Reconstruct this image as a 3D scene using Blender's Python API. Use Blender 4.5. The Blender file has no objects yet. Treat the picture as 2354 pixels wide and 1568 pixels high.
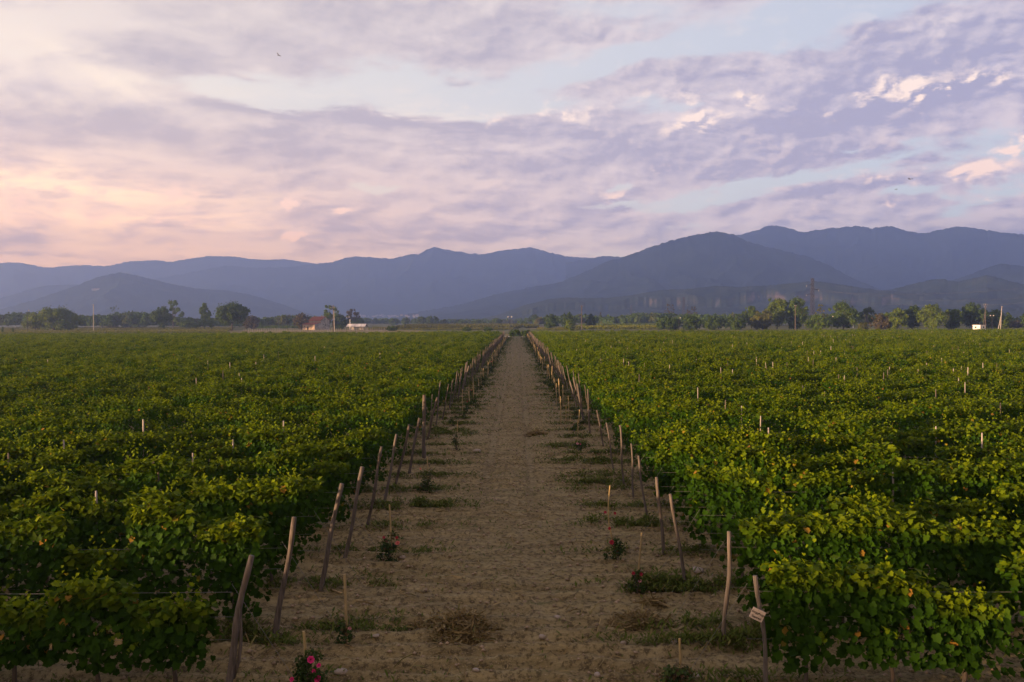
import bpy, math, random
import numpy as np
from mathutils import Vector, Matrix, Euler

# ------------------------------------------------------------------ camera, sky, sun, exposure
C = bpy.context.scene.collection
scene = bpy.context.scene
R = math.radians
CAM_H = 6.0
F_PX, CX, CY = 1833.0, 1176.8, 784.0          # focal length and centre in units of a 2353.6 px wide picture
PITCH, YAW, ROLL = 1.531, 0.41, -0.25

cam_data = bpy.data.cameras.new('camera')
cam_data.sensor_width = 36.0
cam_data.lens = 36.0 * F_PX / (2 * CX)
cam_data.clip_start = 0.1
cam_data.clip_end = 60000.0
cam = bpy.data.objects.new('camera', cam_data)
C.objects.link(cam)
CAM_M = (Matrix.Translation((0, 0, CAM_H)) @ Matrix.Rotation(R(YAW), 4, 'Z')
         @ Matrix.Rotation(R(90 - PITCH), 4, 'X') @ Matrix.Rotation(R(ROLL), 4, 'Z'))
cam.matrix_world = CAM_M
scene.camera = cam
CAM_R = CAM_M.to_3x3()

def ray(px, py):
    return (CAM_R @ Vector(((px - CX) / F_PX, -(py - CY) / F_PX, -1.0))).normalized()
def G(px, py, z=0.0):
    """where the sight line through a point of the photo meets the level z"""
    d = ray(px, py); t = (z - CAM_H) / d.z
    return Vector((d.x * t, d.y * t, z))
def P(px, py, Y):
    """the point on that sight line at distance Y along the track"""
    d = ray(px, py); t = Y / d.y
    return Vector((d.x * t, Y, CAM_H + d.z * t))

SUN_ELEV, SUN_AZ = 4.0, -120.0                  # degrees; azimuth from +Y towards +X
SKY_STRENGTH = 0.1

class NT:
    """small helper to write node graphs as expressions"""
    def __init__(self, tree):
        self.t = tree; tree.nodes.clear()
    def n(self, kind, **kw):
        o = self.t.nodes.new(kind)
        for k, v in kw.items(): setattr(o, k, v)
        return o
    def put(self, sock, v):
        if isinstance(v, bpy.types.NodeSocket): self.t.links.new(v, sock)
        elif isinstance(v, (tuple, list)):
            v = tuple(v)
            if len(sock.default_value) == 4 and len(v) == 3: v = v + (1.0,)
            sock.default_value = v
        else: sock.default_value = v
    def math(self, op, a, b=None, c=None, clamp=False):
        o = self.n('ShaderNodeMath', operation=op, use_clamp=clamp)
        self.put(o.inputs[0], a)
        if b is not None: self.put(o.inputs[1], b)
        if c is not None: self.put(o.inputs[2], c)
        return o.outputs[0]
    def add(self, a, b): return self.math('ADD', a, b)
    def sub(self, a, b): return self.math('SUBTRACT', a, b)
    def mul(self, a, b): return self.math('MULTIPLY', a, b)
    def clamp(self, a): return self.math('ADD', a, 0.0, clamp=True)
    def step(self, a, lo, hi, to0=0.0, to1=1.0):
        o = self.n('ShaderNodeMapRange', interpolation_type='SMOOTHSTEP')
        self.put(o.inputs[0], a); self.put(o.inputs[1], lo); self.put(o.inputs[2], hi)
        self.put(o.inputs[3], to0); self.put(o.inputs[4], to1)
        return o.outputs[0]
    def mix(self, f, a, b, blend='MIX'):
        o = self.n('ShaderNodeMix', data_type='RGBA', blend_type=blend)
        self.put(o.inputs[0], f); self.put(o.inputs[6], a); self.put(o.inputs[7], b)
        return o.outputs[2]
    def mix_f(self, f, a, b): return self.add(a, self.mul(f, b - a))
    def vmath(self, op, a, b=None, s=None):
        o = self.n('ShaderNodeVectorMath', operation=op)
        self.put(o.inputs[0], a)
        if b is not None: self.put(o.inputs[1], b)
        if s is not None: self.put(o.inputs['Scale'], s)
        return o.outputs['Value'] if op in ('LENGTH', 'DOT_PRODUCT') else o.outputs[0]
    def xyz(self, x, y, z):
        o = self.n('ShaderNodeCombineXYZ')
        for i, v in enumerate((x, y, z)): self.put(o.inputs[i], v)
        return o.outputs[0]
    def sep(self, v):
        o = self.n('ShaderNodeSeparateXYZ'); self.put(o.inputs[0], v); return o.outputs
    def noise(self, vec, scale, detail=4.0, rough=0.55, dist=0.0, color=False):
        o = self.n('ShaderNodeTexNoise')
        if vec is not None: self.put(o.inputs['Vector'], vec)
        o.inputs['Scale'].default_value = scale; o.inputs['Detail'].default_value = detail
        o.inputs['Roughness'].default_value = rough; o.inputs['Distortion'].default_value = dist
        return o.outputs['Color' if color else 'Fac']
    def mapping(self, vec, loc=(0, 0, 0), rot=(0, 0, 0), scale=(1, 1, 1), kind='POINT'):
        o = self.n('ShaderNodeMapping', vector_type=kind)
        self.put(o.inputs['Vector'], vec)
        o.inputs['Location'].default_value = loc; o.inputs['Rotation'].default_value = rot
        o.inputs['Scale'].default_value = scale
        return o.outputs[0]

def lin(r, g, b):
    f = lambda c: (c / 255) / 12.92 if c <= 10 else (((c / 255) + 0.055) / 1.055) ** 2.4
    return (f(r), f(g), f(b))

def make_world():
    w = bpy.data.worlds.new('World'); scene.world = w; w.use_nodes = True
    k = NT(w.node_tree)
    d = k.n('ShaderNodeTexCoord').outputs['Generated']
    x, y, z = k.sep(d)
    hyp = k.math('SQRT', k.add(k.mul(x, x), k.mul(y, y)))
    az = k.math('ARCTAN2', x, y)
    el = k.math('ARCTAN2', z, hyp)
    # Nishita sky behind the clouds
    sky = k.n('ShaderNodeTexSky', sky_type='NISHITA', sun_disc=False)
    sky.sun_elevation = R(SUN_ELEV); sky.sun_rotation = R(SUN_AZ)
    sky.altitude = 400; sky.air_density = 1.0; sky.dust_density = 1.5; sky.ozone_density = 1.5
    # cloud deck: direction projected on a level plane, streaks running gently up to the right
    zz = k.add(k.math('MAXIMUM', z, 0.0), 0.16)
    plane = k.xyz(k.math('DIVIDE', x, zz), k.math('DIVIDE', y, zz), 0.0)
    warp = k.vmath('SUBTRACT', k.noise(plane, 1.1, 3, 0.5, color=True), (0.5, 0.5, 0.5))
    pw = k.vmath('ADD', plane, k.vmath('SCALE', warp, s=0.55))
    n_big = k.noise(k.mapping(pw, rot=(0, 0, R(-12)), scale=(0.55, 1.0, 1.0)), 1.5, 5, 0.55)
    n_mid = k.noise(k.mapping(pw, loc=(3.1, 7.7, 0), rot=(0, 0, R(-12)), scale=(0.75, 1.0, 1)), 3.6, 7, 0.60)
    n_fin = k.noise(k.mapping(pw, loc=(1.7, 5.2, 0), rot=(0, 0, R(-8)), scale=(0.8, 1.0, 1)), 10.0, 6, 0.62)
    ang = k.xyz(az, el, 0.0)
    # cumulus puffs: heaps with a flat grey base and a side that catches the sun
    def puffs(off, sc, loc):
        v = k.mapping(k.vmath('ADD', ang, off), loc=loc, rot=(0, 0, R(-7)), scale=(1.0, 1.75, 1.0))
        return k.noise(v, sc, 6, 0.58, 0.25)
    p_a = puffs((0, 0, 0), 9.0, (2.3, 1.1, 0)); p_b = puffs((-0.012, 0.010, 0), 9.0, (2.3, 1.1, 0))
    q_a = puffs((0, 0, 0), 24.0, (5.3, 4.1, 0)); q_b = puffs((-0.006, 0.005, 0), 24.0, (5.3, 4.1, 0))
    angw = k.vmath('ADD', ang, k.vmath('MULTIPLY', k.vmath('SUBTRACT', k.noise(pw, 2.6, 6, 0.62, color=True), (0.5, 0.5, 0.5)), (0.17, 0.075, 0.0)))
    angs = k.vmath('ADD', ang, k.vmath('MULTIPLY', k.vmath('SUBTRACT', k.noise(k.mapping(ang, scale=(1, 1.6, 1)), 26.0, 5, 0.62, color=True), (0.5, 0.5, 0.5)), (0.045, 0.030, 0.0)))
    def blob(px, py, rx, ry, rot=0.0, small=False):
        r = ray(px, py)
        a0, e0 = math.atan2(r.x, r.y), math.atan2(r.z, math.hypot(r.x, r.y))
        v = k.mapping(angs if small else angw, loc=(a0, e0, 0), rot=(0, 0, R(rot)), scale=(rx / F_PX, ry / F_PX, 1), kind='TEXTURE')
        l = k.vmath('LENGTH', v)
        return k.math('POWER', 2.718, k.mul(k.mul(l, l), -1.0))
    def field(items, small=False):
        tot = 0.0
        for it in items:
            tot = k.add(tot, k.mul(blob(*it[:5], small), it[5]))
        return tot
    gap = field([(560, 222, 230, 30, -4, 1.0), (930, 228, 260, 42, -3, 1.0), (820, 150, 210, 34, 0, 0.55),
                 (1480, 140, 330, 32, 8, 0.42), (1950, 25, 430, 45, 6, 0.85), (1350, 20, 300, 36, 0, 0.35),
                 (1900, 395, 180, 18, 8, 0.6), (1640, 440, 180, 18, 8, 0.55), (2250, 345, 120, 26, 14, 0.5), (1430, 475, 90, 12, 6, 0.7),
                 (1250, 195, 220, 34, 0, 0.4), (2060, 345, 70, 20, 0, 0.5), (1150, 250, 140, 24, 0, 0.4),
                 (2150, 180, 230, 14, 12, 0.5), (1500, 250, 260, 12, 8, 0.35), (2200, 470, 140, 14, 6, 0.5)])
    dark = field([(1980, 275, 380, 50, 10, 1.1), (2180, 115, 330, 42, 12, 0.95), (1350, 212, 300, 15, 6, 0.8), (1700, 180, 240, 14, 10, 0.55),
                  (620, 95, 230, 40, -10, 0.95), (400, 205, 230, 26, -14, 0.8), (1000, 295, 380, 28, -3, 0.9),
                  (350, 300, 460, 44, 0, 0.7), (1330, 75, 240, 22, -3, 0.7), (50, 572, 95, 18, 0, 0.9), (1300, 360, 320, 40, 4, 0.55),
                  (1100, 22, 240, 22, -4, 0.6), (600, 380, 300, 22, -2, 0.5), (1600, 330, 260, 34, 8, 0.55), (950, 550, 320, 30, 0, 0.4), (1150, 470, 220, 26, 0, 0.35), (330, 130, 150, 30, -25, 0.4)])
    warm = field([(100, 435, 420, 30, 2, 0.9), (40, 110, 260, 130, -22, 0.55), (330, 505, 330, 20, 2, 0.75),
                  (980, 260, 190, 14, -2, 0.8), (60, 560, 460, 60, 0, 0.45), (720, 240, 300, 50, 0, 0.3), (20, 400, 240, 20, 0, 0.6), (250, 185, 130, 20, -20, 0.45)])
    puff = field([(1975, 212, 90, 24, 18, 1.2), (2080, 190, 60, 18, 18, 0.8), (2160, 212, 60, 16, 6, 1.1), (2260, 190, 120, 26, 10, 0.6), (1605, 288, 22, 30, 0, 0.9), (1710, 232, 60, 20, 20, 0.8), (1560, 300, 120, 30, 10, 0.4),
                  (1400, 240, 240, 22, 0, 0.5), (1880, 412, 50, 12, 8, 1.2), (2010, 407, 30, 9, 0, 1.2), (2210, 400, 60, 14, 8, 1.0), (2145, 420, 34, 8, 8, 1.0), (2320, 338, 60, 22, 30, 1.2), (1950, 353, 22, 14, 0, 1.1),
                  (700, 478, 130, 12, -5, 0.9), (200, 440, 330, 26, 0, 0.7), (680, 542, 110, 8, 4, 1.0), (2038, 475, 26, 7, 20, 1.1), (1290, 545, 120, 14, 0, 0.5), (2250, 470, 24, 6, 0, 0.8),
                  (1050, 272, 20, 6, 0, 1.1), (350, 508, 260, 12, 0, 0.7), (1150, 270, 120, 24, 0, 0.5), (1535, 395, 34, 10, 0, 0.8), (1440, 455, 60, 12, 0, 0.5), (2120, 395, 160, 30, 8, 0.35), (1300, 268, 60, 14, 0, 0.6)], True)
    base = field([(1850, 437, 80, 13, 6, 1.0), (2015, 424, 50, 10, 4, 0.9), (1650, 405, 50, 9, 6, 0.6), (1450, 480, 60, 8, 0, 0.5), (2240, 420, 80, 12, 8, 0.7), (1960, 262, 120, 22, 14, 0.6)], True)
    rip = field([(860, 432, 50, 8, 0, 1.0), (1425, 435, 36, 10, 10, 0.9), (1540, 478, 60, 8, 0, 0.8), (1700, 455, 90, 10, 6, 0.7), (160, 425, 150, 9, 2, 0.5), (410, 478, 40, 6, 0, 0.6), (2090, 440, 70, 10, 5, 0.6), (1945, 345, 40, 9, 4, 0.6)], True)
    # colours (as seen), by height and by side
    side = k.step(az, -0.62, 0.62)                     # 0 left, 1 right
    low = k.step(el, 0.40, 0.06)                       # 1 at the horizon
    clear = k.mix(side, lin(236, 236, 238), lin(188, 198, 222))
    clear = k.mix(low, clear, k.mix(side, lin(250, 226, 200), lin(190, 204, 216)))
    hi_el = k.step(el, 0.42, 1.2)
    clear = k.mix(0.12, clear, k.vmath('SCALE', sky.outputs['Color'], s=SKY_STRENGTH))
    light = k.mix(side, lin(230, 216, 212), lin(206, 198, 210))
    light = k.mix(k.mul(low, 0.75), light, k.mix(side, lin(228, 196, 176), lin(208, 190, 192)))
    shade = k.mix(side, lin(190, 178, 182), lin(152, 150, 180))
    shade = k.mix(k.mul(low, 0.6), shade, k.mix(side, lin(176, 148, 140), lin(142, 132, 150)))
    glow = k.mix(low, lin(252, 236, 224), k.mix(side, (1.35, 1.02, 0.62), lin(250, 222, 206)))
    # how thick the deck is, and how dark
    fine = k.add(k.mul(k.sub(n_fin, 0.5), 0.7), k.mul(k.sub(q_a, 0.5), k.add(0.25, k.mul(low, 0.45))))
    cov = k.add(k.add(k.mul(n_big, 0.5), k.mul(n_mid, 0.6)), k.mul(fine, 0.5))
    cov = k.sub(k.add(cov, 0.14), k.mul(gap, 0.42))
    cov = k.add(cov, k.mul(dark, 0.2))
    cov = k.sub(cov, k.mul(rip, k.add(0.25, k.mul(q_a, 0.5))))
    cover = k.step(cov, 0.42, 0.63)
    thick = k.add(k.mul(k.sub(n_mid, 0.5), 2.8), k.mul(k.sub(n_big, 0.5), 1.5))
    thick = k.add(k.add(thick, 0.34), k.mul(dark, 0.55))
    thick = k.add(thick, k.add(k.mul(fine, 1.1), k.add(k.mul(k.mul(k.sub(p_b, p_a), 3.0), low), k.mul(k.sub(q_b, q_a), k.add(1.0, k.mul(side, 2.0))))))
    thick = k.sub(thick, k.mul(warm, 0.4))
    thick = k.clamp(k.add(thick, k.mul(base, 0.6)))
    cloud = k.mix(thick, light, shade)
    col = k.mix(k.clamp(k.add(cover, k.mul(base, 0.7))), clear, cloud)
    col = k.mix(k.math('MULTIPLY', k.clamp(k.mul(warm, 0.85)), k.step(k.add(n_mid, k.mul(fine, 0.4)), 0.62, 0.38), clamp=True), col, glow)
    # lit puffs: brighter on the side that faces the sun
    relief = k.clamp(k.add(k.add(k.mul(k.sub(p_a, p_b), 6.0), k.mul(k.sub(q_a, q_b), 9.0)), 0.50))
    bodyv = k.add(k.add(k.mul(p_a, 0.45), k.mul(q_a, 0.95)), k.mul(puff, 0.075))
    body = k.step(bodyv, 0.72, 0.95)
    pf = k.mul(k.mul(body, relief), k.clamp(k.add(k.mul(puff, 1.3), 0.12)))
    col = k.mix(k.clamp(k.mul(pf, 1.5)), col, k.mix(low, lin(255, 240, 230), lin(255, 218, 196)))
    # brighter towards the horizon: seen from below through the whole depth of the hazy air
    path = k.math('MINIMUM', k.math('DIVIDE', 860.0, k.math('MAXIMUM', z, 0.02)), 7500.0)
    gain = k.math('POWER', 2.718, k.mul(path, 2.5e-4 * 0.80))
    tint = k.mix(k.step(el, 0.26, 0.03), k.mix(side, (1.03, 0.985, 0.82), (1.10, 1.03, 0.86)), k.mix(k.step(az, -0.62, 0.25), (1.48, 0.93, 0.34), (1.12, 0.98, 0.68)))
    col = k.vmath('SCALE', k.mix(1.0, col, tint, 'MULTIPLY'), s=k.mul(gain, k.mix_f(side, 0.655, 0.69)))
    # below the horizon and high overhead
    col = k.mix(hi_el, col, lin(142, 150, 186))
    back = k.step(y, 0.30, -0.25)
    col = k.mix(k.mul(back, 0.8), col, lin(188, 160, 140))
    bg = k.n('ShaderNodeBackground')
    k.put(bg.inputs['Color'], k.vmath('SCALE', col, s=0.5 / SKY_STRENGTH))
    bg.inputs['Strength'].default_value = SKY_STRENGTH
    out = k.n('ShaderNodeOutputWorld')
    w.node_tree.links.new(bg.outputs[0], out.inputs['Surface'])
    w.cycles.sampling_method = 'MANUAL'; w.cycles.sample_map_resolution = 512
make_world()

sun_data = bpy.data.lights.new('sun', 'SUN')
sun_data.energy = 5.0
sun_data.color = (1.0, 0.61, 0.32)
sun_data.angle = R(0.6)
sun = bpy.data.objects.new('sun', sun_data)
C.objects.link(sun)
sdir = Vector((math.sin(R(SUN_AZ)) * math.cos(R(SUN_ELEV)), math.cos(R(SUN_AZ)) * math.cos(R(SUN_ELEV)), math.sin(R(SUN_ELEV))))
sun.rotation_euler = (-sdir).to_track_quat('-Z', 'Y').to_euler()
sun.location = (0, 0, 60)

scene.view_settings.view_transform = 'Standard'
scene.view_settings.look = 'None'
scene.view_settings.exposure = 1.5
scene.view_settings.gamma = 1.0
cy = scene.cycles
cy.max_bounces = 6; cy.diffuse_bounces = 2; cy.glossy_bounces = 1; cy.transmission_bounces = 3; cy.transparent_max_bounces = 6
cy.volume_bounces = 3; cy.caustics_reflective = False; cy.caustics_refractive = False
cy.sample_clamp_indirect = 3.0

# ------------------------------------------------------------------ helpers
def tag(o, label=None, cat=None, group=None, kind=None):
    if label: o['label'] = label
    if cat: o['category'] = cat
    if group: o['group'] = group
    if kind: o['kind'] = kind
    return o
def link(name, data, parent=None, loc=None):
    o = bpy.data.objects.new(name, data); C.objects.link(o)
    if parent is not None: o.parent = parent
    if loc is not None: o.location = loc
    return o
def empty(name, loc=(0, 0, 0), rz=0.0):
    o = bpy.data.objects.new(name, None); C.objects.link(o)
    o.location = loc; o.rotation_euler = (0, 0, rz); o.empty_display_size = 0.2
    return o

class MB:
    """collects vertices and faces of one mesh"""
    def __init__(self): self.v = []; self.f = []; self.m = []
    def face(self, pts, mi=0):
        b = len(self.v); self.v += [tuple(p) for p in pts]
        self.f.append(tuple(range(b, b + len(pts)))); self.m.append(mi)
    def box(self, c, s, rot=None, mi=0, bevel=0.0):
        hx, hy, hz = s[0] / 2, s[1] / 2, s[2] / 2
        M = rot if rot is not None else Matrix.Identity(3)
        b = len(self.v)
        for sx, sy, sz in ((-1,-1,-1),(1,-1,-1),(1,1,-1),(-1,1,-1),(-1,-1,1),(1,-1,1),(1,1,1),(-1,1,1)):
            p = M @ Vector((sx * hx, sy * hy, sz * hz)) + Vector(c); self.v.append(tuple(p))
        for q in ((3,2,1,0),(4,5,6,7),(0,1,5,4),(1,2,6,5),(2,3,7,6),(3,0,4,7)):
            self.f.append(tuple(b + i for i in q)); self.m.append(mi)
    def tube(self, pts, rads, n=6, mi=0, squash=1.0, phase=0.0, cap=True):
        pts = [Vector(p) for p in pts]; rings = []
        for i, p in enumerate(pts):
            t = (pts[min(i + 1, len(pts) - 1)] - pts[max(i - 1, 0)])
            t = t.normalized() if t.length > 1e-9 else Vector((0, 0, 1))
            a = t.orthogonal() if abs(t.z) < 0.9 else Vector((1, 0, 0)) - t * t.x
            a.normalize(); bb = t.cross(a)
            r = rads[i] if isinstance(rads, (list, tuple)) else rads
            b = len(self.v)
            for j in range(n):
                an = phase + 2 * math.pi * j / n
                self.v.append(tuple(p + a * (r * math.cos(an)) + bb * (r * squash * math.sin(an))))
            rings.append(b)
        for i in range(len(rings) - 1):
            for j in range(n):
                k = (j + 1) % n
                self.f.append((rings[i] + j, rings[i] + k, rings[i + 1] + k, rings[i + 1] + j)); self.m.append(mi)
        if cap:
            self.f.append(tuple(rings[0] + j for j in reversed(range(n)))); self.m.append(mi)
            self.f.append(tuple(rings[-1] + j for j in range(n))); self.m.append(mi)
    def data(self, name, mats, smooth=False):
        me = bpy.data.meshes.new(name)
        me.from_pydata(self.v, [], self.f)
        mats = mats if isinstance(mats, (list, tuple)) else [mats]
        for m in mats: me.materials.append(m)
        if len(mats) > 1: me.polygons.foreach_set('material_index', self.m)
        if smooth: me.polygons.foreach_set('use_smooth', [True] * len(me.polygons))
        me.update(); return me
    def build(self, name, mats, parent=None, loc=None, smooth=False):
        return link(name, self.data(name, mats, smooth), parent, loc)

def np_mesh(name, verts, loops, starts, mat, cols=None, smooth=False):
    me = bpy.data.meshes.new(name)
    me.vertices.add(len(verts)); me.vertices.foreach_set('co', np.asarray(verts, np.float32).ravel())
    me.loops.add(len(loops)); me.loops.foreach_set('vertex_index', np.asarray(loops, np.int32))
    me.polygons.add(len(starts)); me.polygons.foreach_set('loop_start', np.asarray(starts, np.int32))
    if cols is not None:
        a = me.attributes.new('lc', 'FLOAT_COLOR', 'POINT')
        a.data.foreach_set('color', np.asarray(cols, np.float32).ravel())
    if smooth: me.polygons.foreach_set('use_smooth', np.ones(len(starts), bool))
    me.materials.append(mat); me.update(calc_edges=True); me.validate()
    return me
def grid_mesh(name, X, Y, Z, mat, smooth=True):
    h, w = X.shape
    v = np.stack([X, Y, Z], -1).reshape(-1, 3)
    i = np.arange(h * w).reshape(h, w)
    q = np.stack([i[:-1, :-1], i[:-1, 1:], i[1:, 1:], i[1:, :-1]], -1).reshape(-1)
    return np_mesh(name, v, q, np.arange(0, len(q), 4), mat, None, smooth)

# value noise
_T = np.random.RandomState(7).rand(256, 256)
def vnoise(x, y, seed=0):
    x = np.asarray(x, float) + seed * 17.31; y = np.asarray(y, float) + seed * 9.77
    xi = np.floor(x).astype(int); yi = np.floor(y).astype(int)
    fx, fy = x - xi, y - yi
    fx = fx * fx * (3 - 2 * fx); fy = fy * fy * (3 - 2 * fy)
    g = lambda a, b: _T[a & 255, b & 255]
    return ((g(xi, yi) * (1 - fx) + g(xi + 1, yi) * fx) * (1 - fy) + (g(xi, yi + 1) * (1 - fx) + g(xi + 1, yi + 1) * fx) * fy)
def fbm(x, y, oct=4, seed=0, ridged=False):
    s = 0; a = 0.5; t = 0
    for o in range(oct):
        n = vnoise(x * 2 ** o, y * 2 ** o, seed + o)
        if ridged: n = 1 - abs(2 * n - 1)
        s = s + a * n; t += a; a *= 0.5
    return s / t

# leaves: many small faces placed with numpy
LOBED = ([(0,0,0),(.30,-.12,.05),(.54,.10,.10),(.43,.30,.06),(.50,.62,.10),(.31,.68,.04),(0,1.0,-.08),
          (-.30,-.12,.05),(-.54,.10,.10),(-.43,.30,.06),(-.50,.62,.10),(-.31,.68,.04)],
         [(0,1,2,3,4,5,6),(0,6,11,10,9,8,7)])
FOLDED = ([(0,0,0),(.50,.42,.12),(0,1.0,-.05),(-.50,.42,.12)], [(0,1,2),(0,2,3)])
NARROW = ([(0,0,0),(.15,.45,.06),(0,1.0,-.08),(-.15,.45,.06)], [(0,1,2),(0,2,3)])
BLADE = ([(-.03,-.5,-.07),(.03,-.5,-.07),(.035,0,.05),(.02,.5,-.06),(-.02,.5,-.06),(-.035,0,.05)], [(0,1,2,5),(5,2,3,4)])
CLUMP = ([(-.45,-.30,0),(.10,-.52,.10),(.50,-.12,-.05),(.28,.45,.08),(-.30,.40,-.04)], [(0,1,2,3,4)])
def norm(a): return a / np.maximum(np.linalg.norm(a, axis=1, keepdims=True), 1e-9)
def leaf_mesh(name, c, nrm, tip, size, cols, mat, shape):
    tv, tf = np.array(shape[0]), shape[1]
    n = norm(nrm); t = norm(tip - n * (tip * n).sum(1, keepdims=True)); b = np.cross(n, t)
    N, K = len(c), len(tv); s = np.asarray(size).reshape(N, 1, 1)
    V = c[:, None, :] + s * (tv[None, :, 0, None] * b[:, None, :] + tv[None, :, 1, None] * t[:, None, :] + tv[None, :, 2, None] * n[:, None, :])
    flat = np.concatenate([np.array(f) for f in tf]); ln = [len(f) for f in tf]
    loops = (flat[None, :] + (np.arange(N) * K)[:, None]).ravel()
    st0 = np.cumsum([0] + ln[:-1]); starts = (st0[None, :] + (np.arange(N) * len(flat))[:, None]).ravel()
    return np_mesh(name, V.reshape(-1, 3), loops, starts, mat, np.repeat(cols, K, axis=0))

# ------------------------------------------------------------------ materials
def material(name):
    m = bpy.data.materials.new(name); m.use_nodes = True
    return m, NT(m.node_tree)
def finish(k, col, rough=0.8, spec=0.3, normal=None, trans=None, metal=0.0):
    b = k.n('ShaderNodeBsdfPrincipled')
    k.put(b.inputs['Base Color'], col); k.put(b.inputs['Roughness'], rough)
    b.inputs['Specular IOR Level'].default_value = spec; b.inputs['Metallic'].default_value = metal
    if normal is not None: k.put(b.inputs['Normal'], normal)
    sh = b.outputs[0]
    if trans:
        tr = k.n('ShaderNodeBsdfTranslucent'); k.put(tr.inputs['Color'], trans[1])
        mx = k.n('ShaderNodeMixShader'); mx.inputs[0].default_value = trans[0]
        k.t.links.new(sh, mx.inputs[1]); k.t.links.new(tr.outputs[0], mx.inputs[2]); sh = mx.outputs[0]
    o = k.n('ShaderNodeOutputMaterial'); k.t.links.new(sh, o.inputs['Surface'])
def bump(k, h, dist=0.02, strength=1.0):
    b = k.n('ShaderNodeBump'); k.put(b.inputs['Height'], h)
    b.inputs['Distance'].default_value = dist; b.inputs['Strength'].default_value = strength
    return b.outputs[0]
def pos(k): return k.n('ShaderNodeNewGeometry').outputs['Position']
def obj_co(k): return k.n('ShaderNodeTexCoord').outputs['Object']

def leaf_material(name, deep, mid, young_lit, dry, trans=0.35, rough=0.6, patch=0.03):
    """leaf colours: attribute lc = (tint, youth of the shoot plus painted sun on vine tops, dryness)"""
    m, k = material(name)
    at = k.n('ShaderNodeAttribute', attribute_name='lc').outputs['Color']
    r, g, b = k.sep(at)
    p = pos(k)
    big = k.noise(p, patch, 3, 0.6)
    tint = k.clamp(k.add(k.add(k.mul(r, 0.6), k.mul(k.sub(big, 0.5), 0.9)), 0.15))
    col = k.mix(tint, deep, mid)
    col = k.mix(g, col, young_lit)
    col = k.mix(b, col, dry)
    tcol = k.mix(k.add(0.15, k.mul(g, 0.6)), col, young_lit)
    finish(k, col, rough, 0.05, None, (trans, tcol))
    return m
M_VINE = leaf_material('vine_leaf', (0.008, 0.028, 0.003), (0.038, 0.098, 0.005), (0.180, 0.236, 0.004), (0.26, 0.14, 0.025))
M_ROSE = leaf_material('rose_leaf', (0.02, 0.045, 0.012), (0.05, 0.085, 0.02), (0.09, 0.11, 0.03), (0.10, 0.05, 0.03))
M_WEED = leaf_material('weed', (0.035, 0.065, 0.010), (0.085, 0.120, 0.020), (0.14, 0.16, 0.03), (0.20, 0.16, 0.07), 0.25)
M_STRAW = leaf_material('straw', (0.09, 0.062, 0.026), (0.20, 0.145, 0.06), (0.13, 0.14, 0.04), (0.30, 0.23, 0.11), 0.15)
TREES = {
    'dark': leaf_material('leaf_dark', (0.028, 0.062, 0.008), (0.072, 0.118, 0.012), (0.06, 0.07, 0.018), (0.06, 0.05, 0.02)),
    'mid': leaf_material('leaf_mid', (0.045, 0.090, 0.008), (0.105, 0.165, 0.014), (0.08, 0.09, 0.02), (0.09, 0.07, 0.02)),
    'green': leaf_material('leaf_green', (0.06, 0.105, 0.008), (0.13, 0.185, 0.014), (0.11, 0.12, 0.02), (0.10, 0.08, 0.02)),
    'yellow': leaf_material('leaf_yellow', (0.06, 0.075, 0.015), (0.12, 0.13, 0.02), (0.16, 0.15, 0.02), (0.15, 0.11, 0.03)),
    'lime': leaf_material('leaf_lime', (0.10, 0.13, 0.01), (0.19, 0.21, 0.02), (0.24, 0.23, 0.02), (0.2, 0.15, 0.03)),
    'brown': leaf_material('leaf_brown', (0.05, 0.045, 0.022), (0.10, 0.085, 0.035), (0.11, 0.10, 0.03), (0.12, 0.08, 0.04)),
}
def wood_material(name, a, b, c):
    m, k = material(name)
    q = k.mapping(obj_co(k), scale=(14, 14, 1.2))
    n = k.noise(q, 2.2, 5, 0.65)
    n2 = k.noise(obj_co(k), 1.3, 3, 0.5)
    col = k.mix(k.step(n, 0.35, 0.68), a, b)
    col = k.mix(k.step(n2, 0.52, 0.72), col, c)
    info = k.n('ShaderNodeObjectInfo').outputs['Random']
    col = k.mix(k.mul(info, 0.35), col, (0.16, 0.145, 0.135))
    finish(k, col, 0.85, 0.2, bump(k, n, 0.012))
    return m
M_POST = wood_material('weathered_wood', (0.042, 0.035, 0.030), (0.125, 0.105, 0.095), (0.09, 0.066, 0.052))
M_BAMBOO = wood_material('bamboo', (0.26, 0.19, 0.08), (0.40, 0.31, 0.15), (0.30, 0.22, 0.12))
M_PALE = wood_material('pale_stake', (0.24, 0.22, 0.215), (0.38, 0.34, 0.32), (0.26, 0.20, 0.17))
M_TRUNK = wood_material('vine_bark', (0.035, 0.025, 0.018), (0.09, 0.065, 0.05), (0.06, 0.04, 0.03))
M_BARK = wood_material('tree_bark', (0.03, 0.024, 0.02), (0.075, 0.06, 0.05), (0.05, 0.04, 0.03))

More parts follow.
